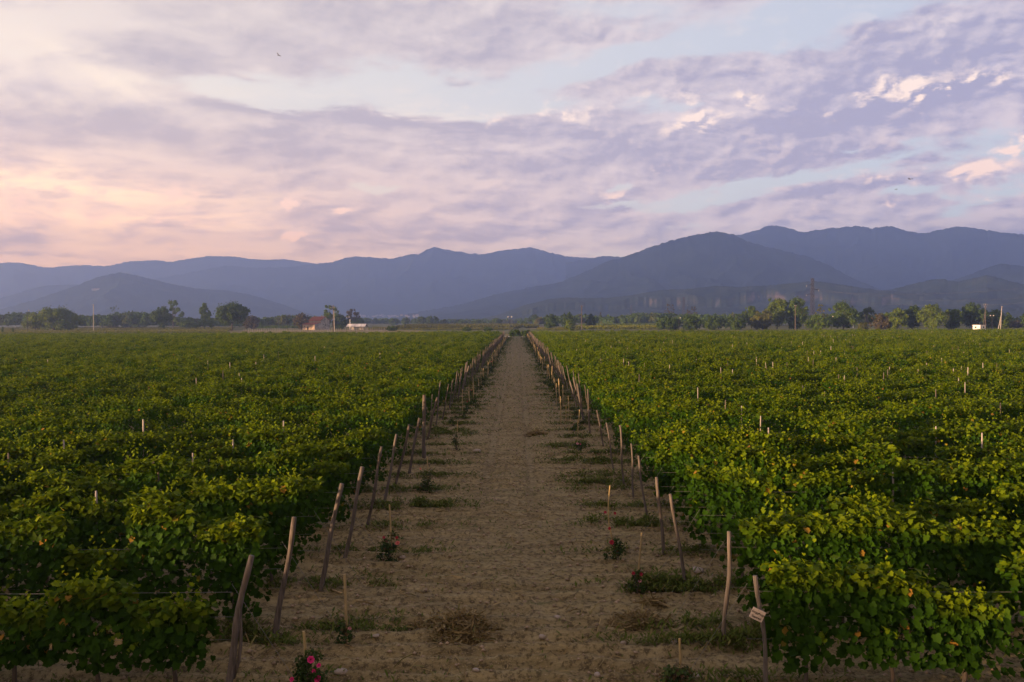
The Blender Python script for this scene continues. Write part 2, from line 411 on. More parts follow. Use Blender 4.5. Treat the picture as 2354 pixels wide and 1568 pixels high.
def plain(name, col, rough=0.6, var=0.25, scale=3.0, metal=0.0, spec=0.3):
    m, k = material(name)
    n = k.noise(obj_co(k), scale, 5, 0.6)
    c2 = tuple(x * (1 - var) for x in col)
    finish(k, k.mix(k.step(n, 0.3, 0.7), c2, col), rough, spec, None, None, metal)
    return m
M_WIRE = plain('galvanised_wire', (0.16, 0.16, 0.16), 0.6, 0.2, 20, 0.3)
M_STEEL = plain('tower_steel', (0.030, 0.026, 0.028), 0.7, 0.3, 0.6)
M_CONC = plain('pole_concrete', (0.36, 0.34, 0.32), 0.9, 0.3, 1.2)
M_WHITE = plain('white_paint', (0.75, 0.73, 0.72), 0.6, 0.1, 1.5)
M_GLASSY = plain('dark_window', (0.05, 0.06, 0.08), 0.2, 0.2, 1.0, 0.0, 0.5)
M_DARK = plain('dark_opening', (0.015, 0.014, 0.013), 0.9, 0.2)
M_INSUL = plain('insulator_porcelain', (0.55, 0.50, 0.48), 0.3, 0.1)
M_BIRD = plain('dark_plumage', (0.07, 0.065, 0.07), 0.8, 0.2)
M_STONE = plain('field_stone', (0.30, 0.25, 0.20), 0.9, 0.35, 9.0)
M_GRAVEL = plain('gravel_stone', (0.30, 0.225, 0.15), 0.95, 0.5, 3.0)

# ------------------------------------------------------------------ setting: ground, track, hills, haze
ROW_Y0, ROW_DY, N_ROWS = 12.65, 2.47, 101
ROW_Y1 = ROW_Y0 + ROW_DY * (N_ROWS - 1)

def ground_material():
    m, k = material('meadow')
    p = pos(k)
    n1 = k.noise(k.mapping(p, scale=(0.006, 0.012, 1)), 1.0, 5, 0.6)
    n2 = k.noise(p, 0.25, 5, 0.65)
    col = k.mix(k.step(n1, 0.38, 0.62), (0.055, 0.075, 0.020), (0.12, 0.125, 0.035))
    col = k.mix(k.mul(k.step(n2, 0.35, 0.7), 0.6), col, (0.16, 0.13, 0.06))
    finish(k, col, 0.95, 0.1)
    return m
def soil_material(name, track):
    m, k = material(name)
    p = pos(k)
    n1 = k.noise(p, 0.35, 4, 0.55)
    n2 = k.noise(k.mapping(p, scale=(0.35, 2.6, 1)), 1.6, 6, 0.7)
    n3 = k.noise(p, 9.0, 6, 0.72)
    n4 = k.noise(p, 38.0, 3, 0.6)
    col = k.mix(k.step(n2, 0.32, 0.68), (0.135, 0.105, 0.050), (0.265, 0.214, 0.108))
    col = k.mix(k.mul(k.step(n1, 0.45, 0.7), 0.5), col, (0.205, 0.170, 0.080))
    col = k.mix(k.mul(k.step(n3, 0.46, 0.62), 0.85), col, (0.050, 0.038, 0.020))
    col = k.mix(k.mul(k.step(n4, 0.60, 0.70), 0.8), col, (0.38, 0.30, 0.19))
    # old hay trodden into the soil, thin green growth here and there
    hay = k.noise(k.mapping(p, rot=(0, 0, 0.6), scale=(7, 30, 1)), 1.0, 4, 0.7)
    hmask = k.noise(p, 0.55, 4, 0.6)
    col = k.mix(k.mul(k.step(hay, 0.52, 0.66), k.step(hmask, 0.42, 0.66, 0, 0.7)), col, (0.32, 0.245, 0.11))
    gr = k.noise(k.mapping(p, loc=(4, 9, 0), scale=(0.5, 1.3, 1)), 0.8, 6, 0.7)
    col = k.mix(k.step(gr, 0.56, 0.72, 0, 0.55 if track else 0.8), col, (0.075, 0.085, 0.025))
    if track:      # two compacted wheel lines
        X_, Y_, Z_ = k.sep(p)
        off = k.math('ABSOLUTE', k.sub(k.math('ABSOLUTE', k.add(k.add(X_, 0.35), k.mul(k.sub(n1, 0.5), 0.25))), 0.85))
        wl = k.mul(k.step(off, 0.30, 0.08), k.mul(k.step(n2, 0.30, 0.60), k.step(Y_, 18.0, 34.0)))
        col = k.mix(k.mul(wl, 0.55), col, (0.085, 0.062, 0.036))
    h = k.add(k.mul(n3, 0.6), k.add(k.mul(n4, 0.2), k.mul(n2, 0.5)))
    finish(k, col, 0.97, 0.1, bump(k, h, 0.07))
    return m
M_MEADOW = ground_material()
M_SOIL = soil_material('tilled_soil', False)
M_TRACK = soil_material('track_soil', True)

def sheet(name, pts, z, mat):
    mb = MB(); mb.face([(x, y, z) for x, y in pts]); o = mb.build(name, mat); o['kind'] = 'structure'; return o
sheet('ground', [(-30000, -4000), (30000, -4000), (30000, 40000), (-30000, 40000)], 0.0, M_MEADOW)
sheet('soil', [(-190, 4), (190, 4), (190, ROW_Y1 + 2), (-190, ROW_Y1 + 2)], 0.004, M_SOIL)

def track_height(X, Y):
    near = np.clip((75 - Y) / 50, 0, 1)
    wob = fbm(X * 0.35, Y * 0.35, 3, 3) - 0.5
    fur = np.sin((Y + wob * 0.9) * 2 * np.pi / 0.62 + 0.35 * np.sin(X * 0.7))
    fade = fbm(X * 0.22, Y * 0.3, 3, 9)
    h = 0.10 * fur * np.clip(fade * 2 - 0.45, 0, 1) * near
    h += 0.10 * (fbm(X * 0.5, Y * 0.9, 4, 5) - 0.5) + 0.10 * (fbm(X * 3.2, Y * 3.2, 3, 12) - 0.5)
    h += 0.05 * np.clip(fbm(X * 6.5, Y * 6.5, 2, 21) - 0.60, 0, 1) * 4.5
    xc = X + 0.35
    ruts = np.exp(-((np.abs(xc) - 0.85) / 0.22) ** 2)
    far = np.clip((Y - 22) / 12, 0, 1)
    h -= 0.16 * ruts * far * (0.4 + fbm(X * 0.6, Y * 0.4, 3, 15))
    h += 0.03 * np.exp(-(xc / 0.35) ** 2) * far
    edge = np.clip((11.8 - np.abs(X)) / 1.5, 0, 1) * np.clip((264.5 - Y) / 1.5, 0, 1)
    return 0.075 + h * 0.9 * edge - 0.075 * (1 - edge) - 0.02 * (1 - edge)
ys = [8.5]
while ys[-1] < 266: ys.append(ys[-1] + max(0.055, ys[-1] * 0.0042))
xs = np.arange(-12, 12.01, 0.085)
X, Y = np.meshgrid(xs, np.array(ys))
link('dirt_track', grid_mesh('dirt_track', X, Y, track_height(X, Y), M_TRACK, True))['kind'] = 'structure'
def gz(x, y):
    """height of the soil under a point"""
    if abs(x) < 11.9 and 8.5 < y < 265: return float(track_height(np.array([x]), np.array([y]))[0])
    return 0.004

# mountains: ridge lines read off as sight lines, each range at its own distance with slopes on both sides
def mountain_material(name, cliff=False, near=0.0):
    m, k = material(name)
    p = pos(k)
    n1 = k.noise(p, 0.006, 6, 0.65); n2 = k.noise(p, 0.05, 5, 0.7)
    col = k.mix(k.step(n1, 0.36, 0.64), (0.008, 0.020, 0.020), (0.026, 0.042, 0.030))
    col = k.mix(k.mul(k.step(n2, 0.42, 0.7), 0.6), col, (0.040, 0.052, 0.038))
    if cliff or near:
        col = k.mix(k.mul(k.step(k.noise(p, 0.025, 5, 0.7), 0.42, 0.66), 0.75), col, (0.044, 0.056, 0.034))
    if cliff:
        nz = k.sep(k.n('ShaderNodeNewGeometry').outputs['Normal'])[2]
        st = k.noise(k.mapping(p, scale=(0.004, 0.004, 0.10)), 1.0, 4, 0.6)
        rock = k.mix(k.step(st, 0.4, 0.62), (0.10, 0.078, 0.064), (0.21, 0.158, 0.125))
        mask = k.mul(k.mul(k.step(k.add(nz, k.mul(k.sub(n2, 0.5), 0.8)), 0.80, 0.55), k.step(k.noise(k.mapping(p, scale=(0.016, 0.016, 0.016)), 1.0, 6, 0.75), 0.36, 0.52)), 0.85)
        col = k.mix(mask, col, rock)
    finish(k, col, 0.95, 0.05)
    return m
M_MTN = mountain_material('forest_slope')
M_CLIFF = mountain_material('cliff_slope', True)
M_NEAR = mountain_material('foothill_slope', False, 1.0)

def mountain(name, pts, D, W, seed, mat=M_MTN, n=420, gully=0.75, jag=0.012, cliff=0.0, gs=1.0):
    px = np.array([p[0] for p in pts], float); py = np.array([p[1] for p in pts], float)
    xs = np.linspace(px[0], px[-1], n)
    # smooth the polyline a little
    prof = np.interp(xs, px, py); ker = np.hanning(9); ker /= ker.sum()
    prof = np.convolve(np.pad(prof, 4, 'edge'), ker, 'valid')
    az = np.empty(n); top = np.empty(n)
    for i in range(n):
        r = ray(xs[i], prof[i]); az[i] = math.atan2(r.x, r.y); top[i] = CAM_H + D * r.z / math.hypot(r.x, r.y)
    rel = max(top.max(), 50)
    jagged = rel * jag * 2 * (fbm(xs * 0.11, xs * 0 + seed, 3, seed) - 0.5) + rel * jag * 1.2 * (fbm(xs * 0.5, xs * 0 + 3, 2, seed + 3) - 0.5)
    top = np.maximum(top, 2.0)
    t = np.concatenate([np.linspace(-1, 0, 56), np.linspace(0.06, 1, 14)])
    T, A = np.meshgrid(t, az, indexing='ij'); TOP = np.broadcast_to(top, T.shape)
    Rr = D + T * W
    s = 1 - np.abs(T)
    ax = A * D
    base = s ** 1.25
    if cliff:
        edge = 0.82 + 0.26 * (fbm(ax * 0.02, ax * 0 + 1, 4, seed + 8) - 0.5)
        c0 = np.clip((s - edge) / 0.06, 0, 1)
        base = 0.60 * s ** 1.15 + 0.28 * c0 + 0.12 * s ** 6
        base = np.clip(base, 0, 1)
    lam = W * 0.26 / gs
    rid = fbm(ax / lam + 0.8 * (fbm(ax / lam, Rr / lam, 2, seed + 5) - 0.5), Rr / (lam * 1.5), 5, seed, True)
    H = jagged[None, :] * s ** 14 + TOP * base * (1 - gully * (1 - rid) * (4 * s * (1 - s)) ** 0.7)
    H += rel * 0.012 * (fbm(ax / (lam * 0.12), Rr / (lam * 0.12), 3, seed + 7) - 0.5) * (4 * s * (1 - s))
    H = np.where(s < 0.01, -3.0, H)
    o = link(name, grid_mesh(name, Rr * np.sin(A), Rr * np.cos(A), H, mat, True)); o['kind'] = 'structure'
    return o
mountain('far_mountains', [(-540, 733), (-430, 668), (-330, 628), (-230, 610), (-140, 609), (-40, 606), (40, 603), (110, 616), (180, 609), (240, 612), (300, 601), (350, 598), (400, 602), (430, 595), (480, 588), (540, 590), (600, 597), (660, 596), (760, 612), (900, 640), (1000, 690)], 6400, 1000, 11, gully=0.4)
mountain('middle_mountains', [(240, 730), (300, 680), (360, 641), (440, 626), (525, 610), (560, 614), (630, 617), (690, 611), (730, 607), (765, 602), (800, 590), (850, 591), (900, 595), (940, 586), (965, 583), (993, 568), (1020, 573), (1080, 583), (1110, 585), (1150, 577), (1220, 568), (1260, 580), (1300, 589), (1390, 596), (1480, 640), (1560, 700)], 5600, 1500, 23)
mountain('far_right_mountains', [(1300, 605), (1390, 588), (1500, 600), (1600, 575), (1690, 541), (1730, 533), (1765, 518), (1800, 521), (1850, 534), (1900, 526), (1960, 519), (2000, 525), (2040, 519), (2080, 530), (2120, 536), (2170, 526), (2200, 521), (2240, 525), (2300, 534), (2353, 540), (2480, 548), (2650, 560), (2800, 590), (2950, 650), (3080, 725)], 4700, 1100, 31)
mountain('right_mountain', [(900, 730), (950, 719), (1060, 700), (1130, 679), (1200, 664), (1290, 648), (1350, 622), (1390, 603), (1430, 592), (1480, 574), (1520, 560), (1560, 548), (1610, 538), (1650, 532), (1690, 540), (1720, 556), (1780, 572), (1850, 588), (1910, 612), (1960, 640), (2030, 668), (2130, 720)], 3200, 1050, 47)
mountain('right_spur', [(1900, 720), (2030, 668), (2100, 655), (2200, 642), (2250, 622), (2300, 606), (2353, 612), (2450, 590), (2600, 600), (2750, 650), (2900, 722)], 3000, 850, 53)
mountain('left_rear_hill', [(-460, 736), (-340, 706), (-200, 690), (-60, 700), (0, 686), (60, 668), (110, 656), (150, 654), (190, 655), (260, 660), (330, 690), (420, 730)], 4700, 900, 61)
mountain('left_hill', [(-120, 735), (0, 711), (70, 692), (130, 672), (180, 655), (225, 637), (275, 626), (310, 632), (350, 642), (400, 654), (450, 663), (520, 668), (570, 676), (640, 696), (700, 718), (760, 735)], 3600, 900, 67)
mountain('cliff_foothill', [(1100, 735), (1150, 722), (1200, 703), (1260, 688), (1300, 684), (1340, 685), (1400, 685), (1440, 680), (1480, 673), (1530, 666), (1580, 664), (1650, 657), (1700, 660), (1780, 655), (1830, 650), (1870, 646), (1920, 652), (1970, 660), (2020, 667), (2060, 669), (2110, 676), (2200, 690), (2320, 715)], 1900, 560, 71, M_CLIFF, n=620, gully=0.5, cliff=0.62, gs=1.6)
mountain('right_foothill', [(1950, 720), (2030, 674), (2070, 660), (2130, 645), (2160, 641), (2200, 648), (2240, 639), (2270, 632), (2310, 643), (2353, 654), (2450, 640), (2600, 650), (2730, 690), (2860, 726)], 2050, 600, 83, M_NEAR, n=360, gs=1.4)

def haze():
    m = bpy.data.materials.new('haze_air'); m.use_nodes = True
    k = NT(m.node_tree)
    v = k.n('ShaderNodeVolumePrincipled')
    v.inputs['Color'].default_value = HAZE_COL + (1.0,)
    v.inputs['Density'].default_value = HAZE_DENSITY
    v.inputs['Anisotropy'].default_value = 0.6
    o = k.n('ShaderNodeOutputMaterial'); k.t.links.new(v.outputs[0], o.inputs['Volume'])
    mb = MB()
    x0, x1, y0, y1, z0, z1 = -5500, 5400, -200, 7500, -1.0, 860.0
    mb.box(((x0 + x1) / 2, (y0 + y1) / 2, (z0 + z1) / 2), (x1 - x0, y1 - y0, z1 - z0))
    o = mb.build('haze', m); o['kind'] = 'stuff'
HAZE_COL = (0.43, 0.58, 1.0)
HAZE_DENSITY = 2.7e-4
haze()

# ------------------------------------------------------------------ vine rows
def foliage_mesh(name, L, seed, size, per_m, shape, sgn, shoots=6, start_gap=0.0, jitter_top=0.22, cluster=False):
    """leaves of a trellised row: x runs along the row from its end at the track, y across, z up"""
    rng = np.random.RandomState(seed)
    npl = int(L / 1.25) + 1
    vig = np.clip(1.0 + 0.20 * rng.randn(npl), 0.50, 1.32)
    vig = np.where(rng.rand(npl) < 0.05, 0.45, vig)
    pxs = (np.arange(npl) + 0.5) * 1.25 + rng.randn(npl) * 0.10
    top_j = rng.randn(npl) * 0.21; lush = rng.gamma(3.0, 0.36, npl)
    N = int(L * per_m)
    x = rng.rand(N) * L
    i = np.clip((x / 1.25).astype(int), 0, npl - 1)
    x = np.where(rng.rand(N) < (0.78 if shape is LOBED else 0.6), pxs[i] + rng.randn(N) * 0.36, x)
    x = np.clip(x, 0.02, L)
    i = np.clip((x / 1.25).astype(int), 0, npl - 1)
    keep = rng.rand(N) < np.clip(vig[i] * 1.05, 0, 1)
    x, i = x[keep], i[keep]; N = len(x)
    wob = (vnoise(x * 1.1, x * 0 + seed, seed) - 0.5)
    ztop = 1.88 + 0.20 * (vig[i] - 1) * 2 + top_j[i] + jitter_top * wob * 1.5
    zbot = 0.44 + 0.30 * (vnoise(x * 0.9, x * 0 + 5.5, seed + 2) - 0.5) + 0.10 * (1 - vig[i])
    u = rng.beta(1.25, 0.95, N)
    z = zbot + (ztop - zbot) * u
    half = (0.15 + 0.17 * np.sin(np.pi * np.clip(u * 0.95 + 0.12, 0, 1)) ) * (0.75 + 0.35 * vig[i])
    if cluster: half = half * 0.82
    half = half * (0.8 + 0.55 * vnoise(x * 1.8, z * 2.2, seed + 4))
    s = np.where(rng.rand(N) < 0.5, -1.0, 1.0)
    y = s * half * np.sqrt(rng.uniform(0.25, 1.0, N))
    cap = rng.rand(N) < 0.22
    y = np.where(cap, rng.uniform(-1, 1, N) * half * 0.9, y)
    z = np.where(cap, ztop + rng.randn(N) * 0.07, z)
    n = np.stack([rng.randn(N) * 0.55, s * 1.0 + rng.randn(N) * 0.45, 0.55 + rng.randn(N) * 0.45], 1)
    n[cap] = np.stack([rng.randn(N) * 0.6, rng.randn(N) * 0.6, 1.0 + 0 * x], 1)[cap]
    tip = np.stack([rng.randn(N) * 0.6, s * 0.35 + rng.randn(N) * 0.3, -1.0 + rng.randn(N) * 0.4], 1)
    sz = size * rng.uniform(0.65, 1.25, N)
    young_lit = np.clip((z - ztop + 0.26) / 0.46, 0, 1) * rng.uniform(0.1, 0.95, N) + 0  # lime by height: young growth, plus sunlit tops and shaded fronts painted in
    dry = (rng.rand(N) < 0.008) * rng.uniform(0.3, 1.0, N)
    tint = rng.rand(N)
    P_, Nn, T_, S_, Y_, D_, I_ = [np.stack([x, y, z], 1)], [n], [tip], [sz], [young_lit], [dry], [tint]
    # shoots standing or leaning out of the top and hanging out at the sides
    ns = int(npl * shoots)
    sp = rng.randint(0, npl, ns); sp = sp[rng.rand(ns) < np.clip(vig[sp], 0, 1)]; ns = len(sp)
    sx = np.clip(pxs[sp] + rng.randn(ns) * 0.45, 0.05, L)
    tuft = rng.rand(ns) < 0.62
    toff = rng.uniform(-.42, .42, (npl, 2)); tyy = rng.uniform(-.2, .2, (npl, 2)); tw = rng.randint(0, 2, ns)
    sx = np.where(tuft, np.clip(pxs[sp] + toff[sp, tw] + rng.randn(ns) * 0.11, 0.05, L), sx)
    ln = (rng.gamma(2.2, 0.15, ns) * lush[sp]).clip(0.08, 0.95) * np.where(tuft, 1.15, 0.8)
    nl = 7 if not cluster else 4
    dirx = rng.randn(ns) * 0.38; diry = rng.randn(ns) * 0.34
    base_z = 1.80 + 0.40 * (vig[sp] - 1) + top_j[sp]
    side = (rng.rand(ns) < 0.55) & ~tuft
    sy = np.where(side, np.sign(diry) * 0.34, rng.uniform(-0.26, 0.26, ns))
    sy = np.where(tuft, tyy[sp, tw] + rng.randn(ns) * 0.09, sy)
    bz = np.where(side, rng.uniform(0.8, 1.7, ns), base_z)
    for j in range(nl):
        f = (j + 1.0) / nl
        lx = sx + dirx * ln * f + rng.randn(ns) * 0.02
        ly = sy + diry * ln * f * 1.2 + np.where(side, np.sign(diry) * 0.22 * f, 0) + rng.randn(ns) * 0.02
        lz = bz + np.where(side, ln * (0.5 * f - 0.8 * f * f), ln * (f - 0.22 * f * f * rng.rand(ns)))
        P_.append(np.stack([lx, ly, lz], 1))
        ang = rng.rand(ns) * 6.28
        Nn.append(np.stack([np.cos(ang) * 0.8, np.sin(ang) * 0.8, 0.6 + 0 * ang], 1))
        T_.append(np.stack([np.cos(ang), np.sin(ang), -0.35 + rng.randn(ns) * 0.4], 1))
        S_.append(size * (0.85 - 0.45 * f) * rng.uniform(0.8, 1.2, ns))
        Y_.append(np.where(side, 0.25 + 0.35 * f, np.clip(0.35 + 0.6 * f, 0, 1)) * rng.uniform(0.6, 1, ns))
        D_.append((rng.rand(ns) < 0.02) * 0.6); I_.append(rng.rand(ns))
    P_, Nn, T_ = np.concatenate(P_), np.concatenate(Nn), np.concatenate(T_)
    S_, Y_, D_, I_ = [np.concatenate(q) for q in (S_, Y_, D_, I_)]
    P_[:, 0] *= sgn; Nn[:, 0] *= sgn; T_[:, 0] *= sgn
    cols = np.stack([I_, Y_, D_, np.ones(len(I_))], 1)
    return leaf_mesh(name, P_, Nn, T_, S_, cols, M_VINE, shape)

def sgn_(v): return v
ORD = ['front', 'second', 'third', 'fourth', 'fifth', 'sixth', 'seventh', 'eighth', 'ninth', 'tenth', 'eleventh', 'twelfth']
rng_v = random.Random(5)
mid_data, far_data = {}, {}
for sg, sname in ((-1, 'left'), (1, 'right')):
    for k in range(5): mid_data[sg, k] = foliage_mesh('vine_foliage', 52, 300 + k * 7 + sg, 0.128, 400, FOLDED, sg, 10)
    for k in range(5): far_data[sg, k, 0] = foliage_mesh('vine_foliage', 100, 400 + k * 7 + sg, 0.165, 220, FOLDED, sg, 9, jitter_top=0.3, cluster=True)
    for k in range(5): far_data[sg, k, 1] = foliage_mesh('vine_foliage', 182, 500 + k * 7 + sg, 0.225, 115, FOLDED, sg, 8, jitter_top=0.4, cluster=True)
for sg, sname in ((-1, 'left'), (1, 'right')):
    for r in range(N_ROWS):
        Yr = ROW_Y0 + r * ROW_DY
        x0 = (-4.62 - rng_v.random() * 0.35) if sg < 0 else (4.20 + rng_v.random() * 0.3)
        if r == 0: x0 = -4.95 if sg < 0 else 4.0
        grp = 'vine rows %s of the dirt track' % sname
        if r < len(ORD):
            lab = ('%s grapevine row from the viewer, %s of the dirt track' % (ORD[r], sname)) if r else 'nearest row of leafy grapevines, %s of the dirt track' % sname
        else:
            lab = 'leafy grapevine row far back in the vineyard, %s of the dirt track' % sname
        zb = 0.03
        if r < 7:
            L = 0.66 * Yr + 4.5 - abs(x0) + 2.0
            root = empty('vine_row', (x0, Yr, zb)); tag(root, lab, 'vine row', grp)
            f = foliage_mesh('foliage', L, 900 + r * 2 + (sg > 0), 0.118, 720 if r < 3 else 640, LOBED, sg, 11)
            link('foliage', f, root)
            rr = random.Random(40 + r * 2 + (sg > 0))
            if r < 3:
                for q in range(int(L / 1.25)):
                    mb = MB(); xx = (q + 0.5) * 1.25 * sg + rr.uniform(-0.1, 0.1)
                    a, b = rr.uniform(-0.12, 0.12), rr.uniform(-0.08, 0.08)
                    mb.tube([(xx + a, b, -0.1), (xx + a * 0.5 + 0.02, b * 0.4, 0.25), (xx, 0.03, 0.5), (xx - a * 0.3, 0, 0.78), (xx + 0.2, 0, 0.95)],
                            [0.045, 0.036, 0.032, 0.034, 0.018], 7)
                    mb.build('trunk', M_TRUNK, root, smooth=True)
            for wz in (0.85, 1.22, 1.62):
                mb = MB()
                n = int(L / 3)
                mb.tube([((-0.35 + (L + 0.35) * q / n) * sg, 0.02 * math.sin(q * 1.7), wz - 0.03 * math.sin(q * math.pi / 2) ** 2) for q in range(n + 1)], 0.0032, 4)
                mb.build('wire', M_WIRE, root)
            if r < 6:
                mb = MB(); e = -0.35 * sgn_(sg)
                mb.tube([(e, 0, 1.75), (-1.45 * sgn_(sg), 0.05, 0.0)], 0.0032, 4); mb.build('guy_wire', M_WIRE, root)
        else:
            if r < 22: d = mid_data[sg, (r * 3 + (sg > 0)) % 5]
            elif r < 52: d = far_data[sg, (r * 3 + r // 5) % 5, 0]
            else: d = far_data[sg, (r * 3 + r // 5) % 5, 1]
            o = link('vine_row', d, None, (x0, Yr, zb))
            o.scale = (rng_v.uniform(0.93, 1.12), rng_v.uniform(0.9, 1.2), rng_v.uniform(0.94, 1.06))
            tag(o, lab, 'vine row', grp)

# ------------------------------------------------------------------ posts, stakes, roses along the track
def post_data(name, h, r, lean, kinks, seed, mat=M_POST, n=8, taper=0.88, squash=0.9, split=False):
    """a peeled, crooked trunk: from 0.25 m below the soil up to h, leaning by (dx, dy) over its height"""
    rr = random.Random(seed); mb = MB(); pts = []; rad = []
    ph = rr.random() * 6
    steps = 9
    for i in range(steps + 1):
        f = i / steps; z = -0.25 + (h + 0.25) * f
        kx = kinks * math.sin(f * 5.0 + ph) * math.sin(f * math.pi); ky = kinks * 0.6 * math.cos(f * 4.1 + ph) * math.sin(f * math.pi)
        pts.append((lean[0] * z / h + kx, lean[1] * z / h + ky, z))
        rad.append(r * (1 - (1 - taper) * f) * rr.uniform(0.86, 1.14))
    mb.tube(pts, rad, n, squash=squash, phase=ph)
    if split:          # a second, thinner half of the split trunk lying against it
        mb.tube([(p[0] + 0.075 * math.sin(i * 0.7 + 0.4) + 0.02, p[1] + 0.03, p[2]) for i, p in enumerate(pts[2:8])], [r * 0.5] * 6, 6)
    return mb.data(name, mat, smooth=True)

rng_p = random.Random(11)
LEFT_POSTS = [   # top and base on the photo, radius, kink
    ((579, 1277), (515, 1606), .056, .05, 'thick split grey post with a sunlit top, nearest on the left of the track'),
    ((676, 1189), (633, 1468), .053, .03, 'grey leaning end post, second from the viewer on the left of the track'),
    ((785, 1113), (734, 1362), .053, .03, 'dark leaning end post, third on the left, beside the fallen stick'),
    ((833, 1073), (791, 1290), .051, .03, 'end post with bright top, fourth from the viewer left of the track'),
    ((877, 1027), (844, 1211), .046, .03, 'leaning end post, fifth from the viewer left of the track'),
    ((911, 998), (883, 1160), .046, .02, 'leaning end post, sixth from the viewer left of the track'),
    ((941, 976), (910, 1115), .049, .03, 'leaning end post, seventh from the viewer left of the track'),
    ((964, 961), (940, 1090), .053, .02, 'stout end post, eighth from the viewer left of the track'),
    ((1005, 913), (982, 1010), .055, .02, 'stout end post with pale top, ninth from the viewer left of the track'),
]
RIGHT_POSTS = [
    ((1737, 1325), (1766, 1614), .038, .05, 'crooked end post that carries the small board, right of the track'),
    ((1674, 1220), (1665, 1484), .041, .05, 'upright crooked grey end post, second from the viewer on the right'),
    ((1540, 1135), (1576, 1350), .038, .02, 'pale smooth end post leaning left, third from the viewer on the right'),
    ((1508, 1096), (1526, 1277), .040, .02, 'pale smooth end post, fourth from the viewer on the right'),
    ((1468, 1048), (1487, 1197), .036, .03, 'end post half hidden in leaves, fifth from the viewer on the right'),
    ((1451, 1020), (1457, 1146), .032, .03, 'thin end post, sixth from the viewer on the right of the track'),
    ((1425, 977), (1435, 1119), .038, .04, 'tall crooked end post, seventh from the viewer on the right'),
    ((1394, 972), (1412, 1087), .032, .03, 'slim leaning end post, eighth from the viewer on the right'),
    ((1372, 943), (1388, 1029), .040, .02, 'pale leaning end post, ninth from the viewer on the right'),
    ((1351, 894), (1356, 999), .046, .02, 'tall upright end post, tenth from the viewer on the right'),
    ((1327, 882), (1342, 976), .052, .02, 'broad pale end post, eleventh from the viewer on the right'),
    ((1310, 876), (1329, 945), .044, .02, 'leaning end post, twelfth from the viewer on the right'),
]
sign_post = None
for lst, sname in ((LEFT_POSTS, 'left'), (RIGHT_POSTS, 'right')):
    for i, (tp, bp, r, kk, lab) in enumerate(lst):
        b = G(*bp, 0.06); t = P(*tp, b.y)
        o = link('end_post', post_data('end_post', t.z - 0.06, r, (t.x - b.x, rng_p.uniform(-.06, .06)), kk, 100 + i + (50 if sname == 'right' else 0), split=(i == 0 and sname == 'left')), None, (b.x, b.y, 0.06))
        tag(o, lab, 'post', 'end posts on the %s of the dirt track' % sname)
        if sname == 'right' and i == 0: sign_post = (b, t)
        if sname == 'left' and i == 0: pass
var = [post_data('end_post', 2.25, rng_p.uniform(.034, .056), (0.30 + 0.1 * (q % 3), rng_p.uniform(-.1, .1)), rng_p.uniform(.01, .05), 200 + q) for q in range(8)]
for sg, sname, n0, xb in ((-1, 'left', 12, -4.52), (1, 'right', 14, 4.10)):
    for r in range(n0, N_ROWS):
        o = link('end_post', var[rng_p.randrange(8)], None, (xb + rng_p.uniform(-.22, .22), ROW_Y0 + r * ROW_DY + rng_p.uniform(-.3, .3), 0.04))
        o.scale = (-sg * rng_p.uniform(.5, 1.25), 1, rng_p.uniform(.90, 1.10))
        o.rotation_euler = (rng_p.uniform(-.06, .06), 0, 0)
        tag(o, 'weathered leaning end post farther back on the %s edge of the track' % sname, 'post', 'end posts on the %s of the dirt track' % sname)
tall = link('end_post', post_data('end_post', 2.75, .085, (0.02, 0.03), .02, 391), None, tuple(P(974.5, 1040, 34.0).xy) + (0.05,))
tag(tall, 'tallest upright post rising above the leaves left of the track', 'post', 'end posts on the left of the dirt track')

# stakes inside the rows
stake_v = [post_data('trellis_stake', 2.25, rng_p.uniform(.025, .036), (rng_p.uniform(-.06, .06), 0), .012, 260 + q, (M_PALE, M_POST)[q % 3 == 2], 6) for q in range(6)]
NEAR_ST = {'left': [(652, 969), (443, 1044), (146, 1013), (18, 1044), (535, 1013), (365, 1085), (223, 1131), (328, 966), (606, 815)],
           'right': [(1979, 1032), (1745, 958), (1702, 935), (1844, 888), (1898, 901), (2151, 896), (1940, 864), (2151, 982), (2300, 928), (2257, 997), (2053, 1080),
                     (2203, 870), (1684, 850), (1606, 892), (1667, 921), (2290, 835), (2220, 880), (2130, 835), (2040, 850), (1766, 985)]}
def stake(x, y, h, sname, lab, tilt=0.0):
    o = link('trellis_stake', stake_v[rng_p.randrange(6)], None, (x, y, 0.03))
    o.scale = (1, 1, h / 2.25); o.rotation_euler = (0, tilt, rng_p.random() * 6.28 if not tilt else 0)
    tag(o, lab, 'stake', 'stakes among the vines %s of the track' % sname)
for sname, lst in NEAR_ST.items():
    for j, (px, py) in enumerate(lst):
        g = G(px, py, 2.30); r = max(0, round((g.y - ROW_Y0) / ROW_DY)); yy = ROW_Y0 + r * ROW_DY
        t = P(px, py, yy)
        lab = 'pale stake standing up out of the nearer vine rows %s of the track' % sname
        if (px, py) == (652, 969): lab = 'tallest grey stake above the vines left of the track'
        if (px, py) == (1979, 1032): lab = 'slanting sunlit stake among the nearer vines on the right'
        stake(t.x, yy, min(max(t.z, 2.1), 2.75), sname, lab, 0.16 if (px, py) == (1979, 1032) else 0.0)
for sname, sg, cnt in (('left', -1, 44), ('right', 1, 185)):
    for j in range(cnt):
        r = int(16 + 84 * rng_p.random() ** 1.25); yy = ROW_Y0 + r * ROW_DY
        x = sg * (7 + rng_p.random() * (0.66 * yy - 6))
        stake(x, yy, rng_p.uniform(2.1, 2.45), sname, 'pale stake top showing among the distant vines %s of the track' % sname)

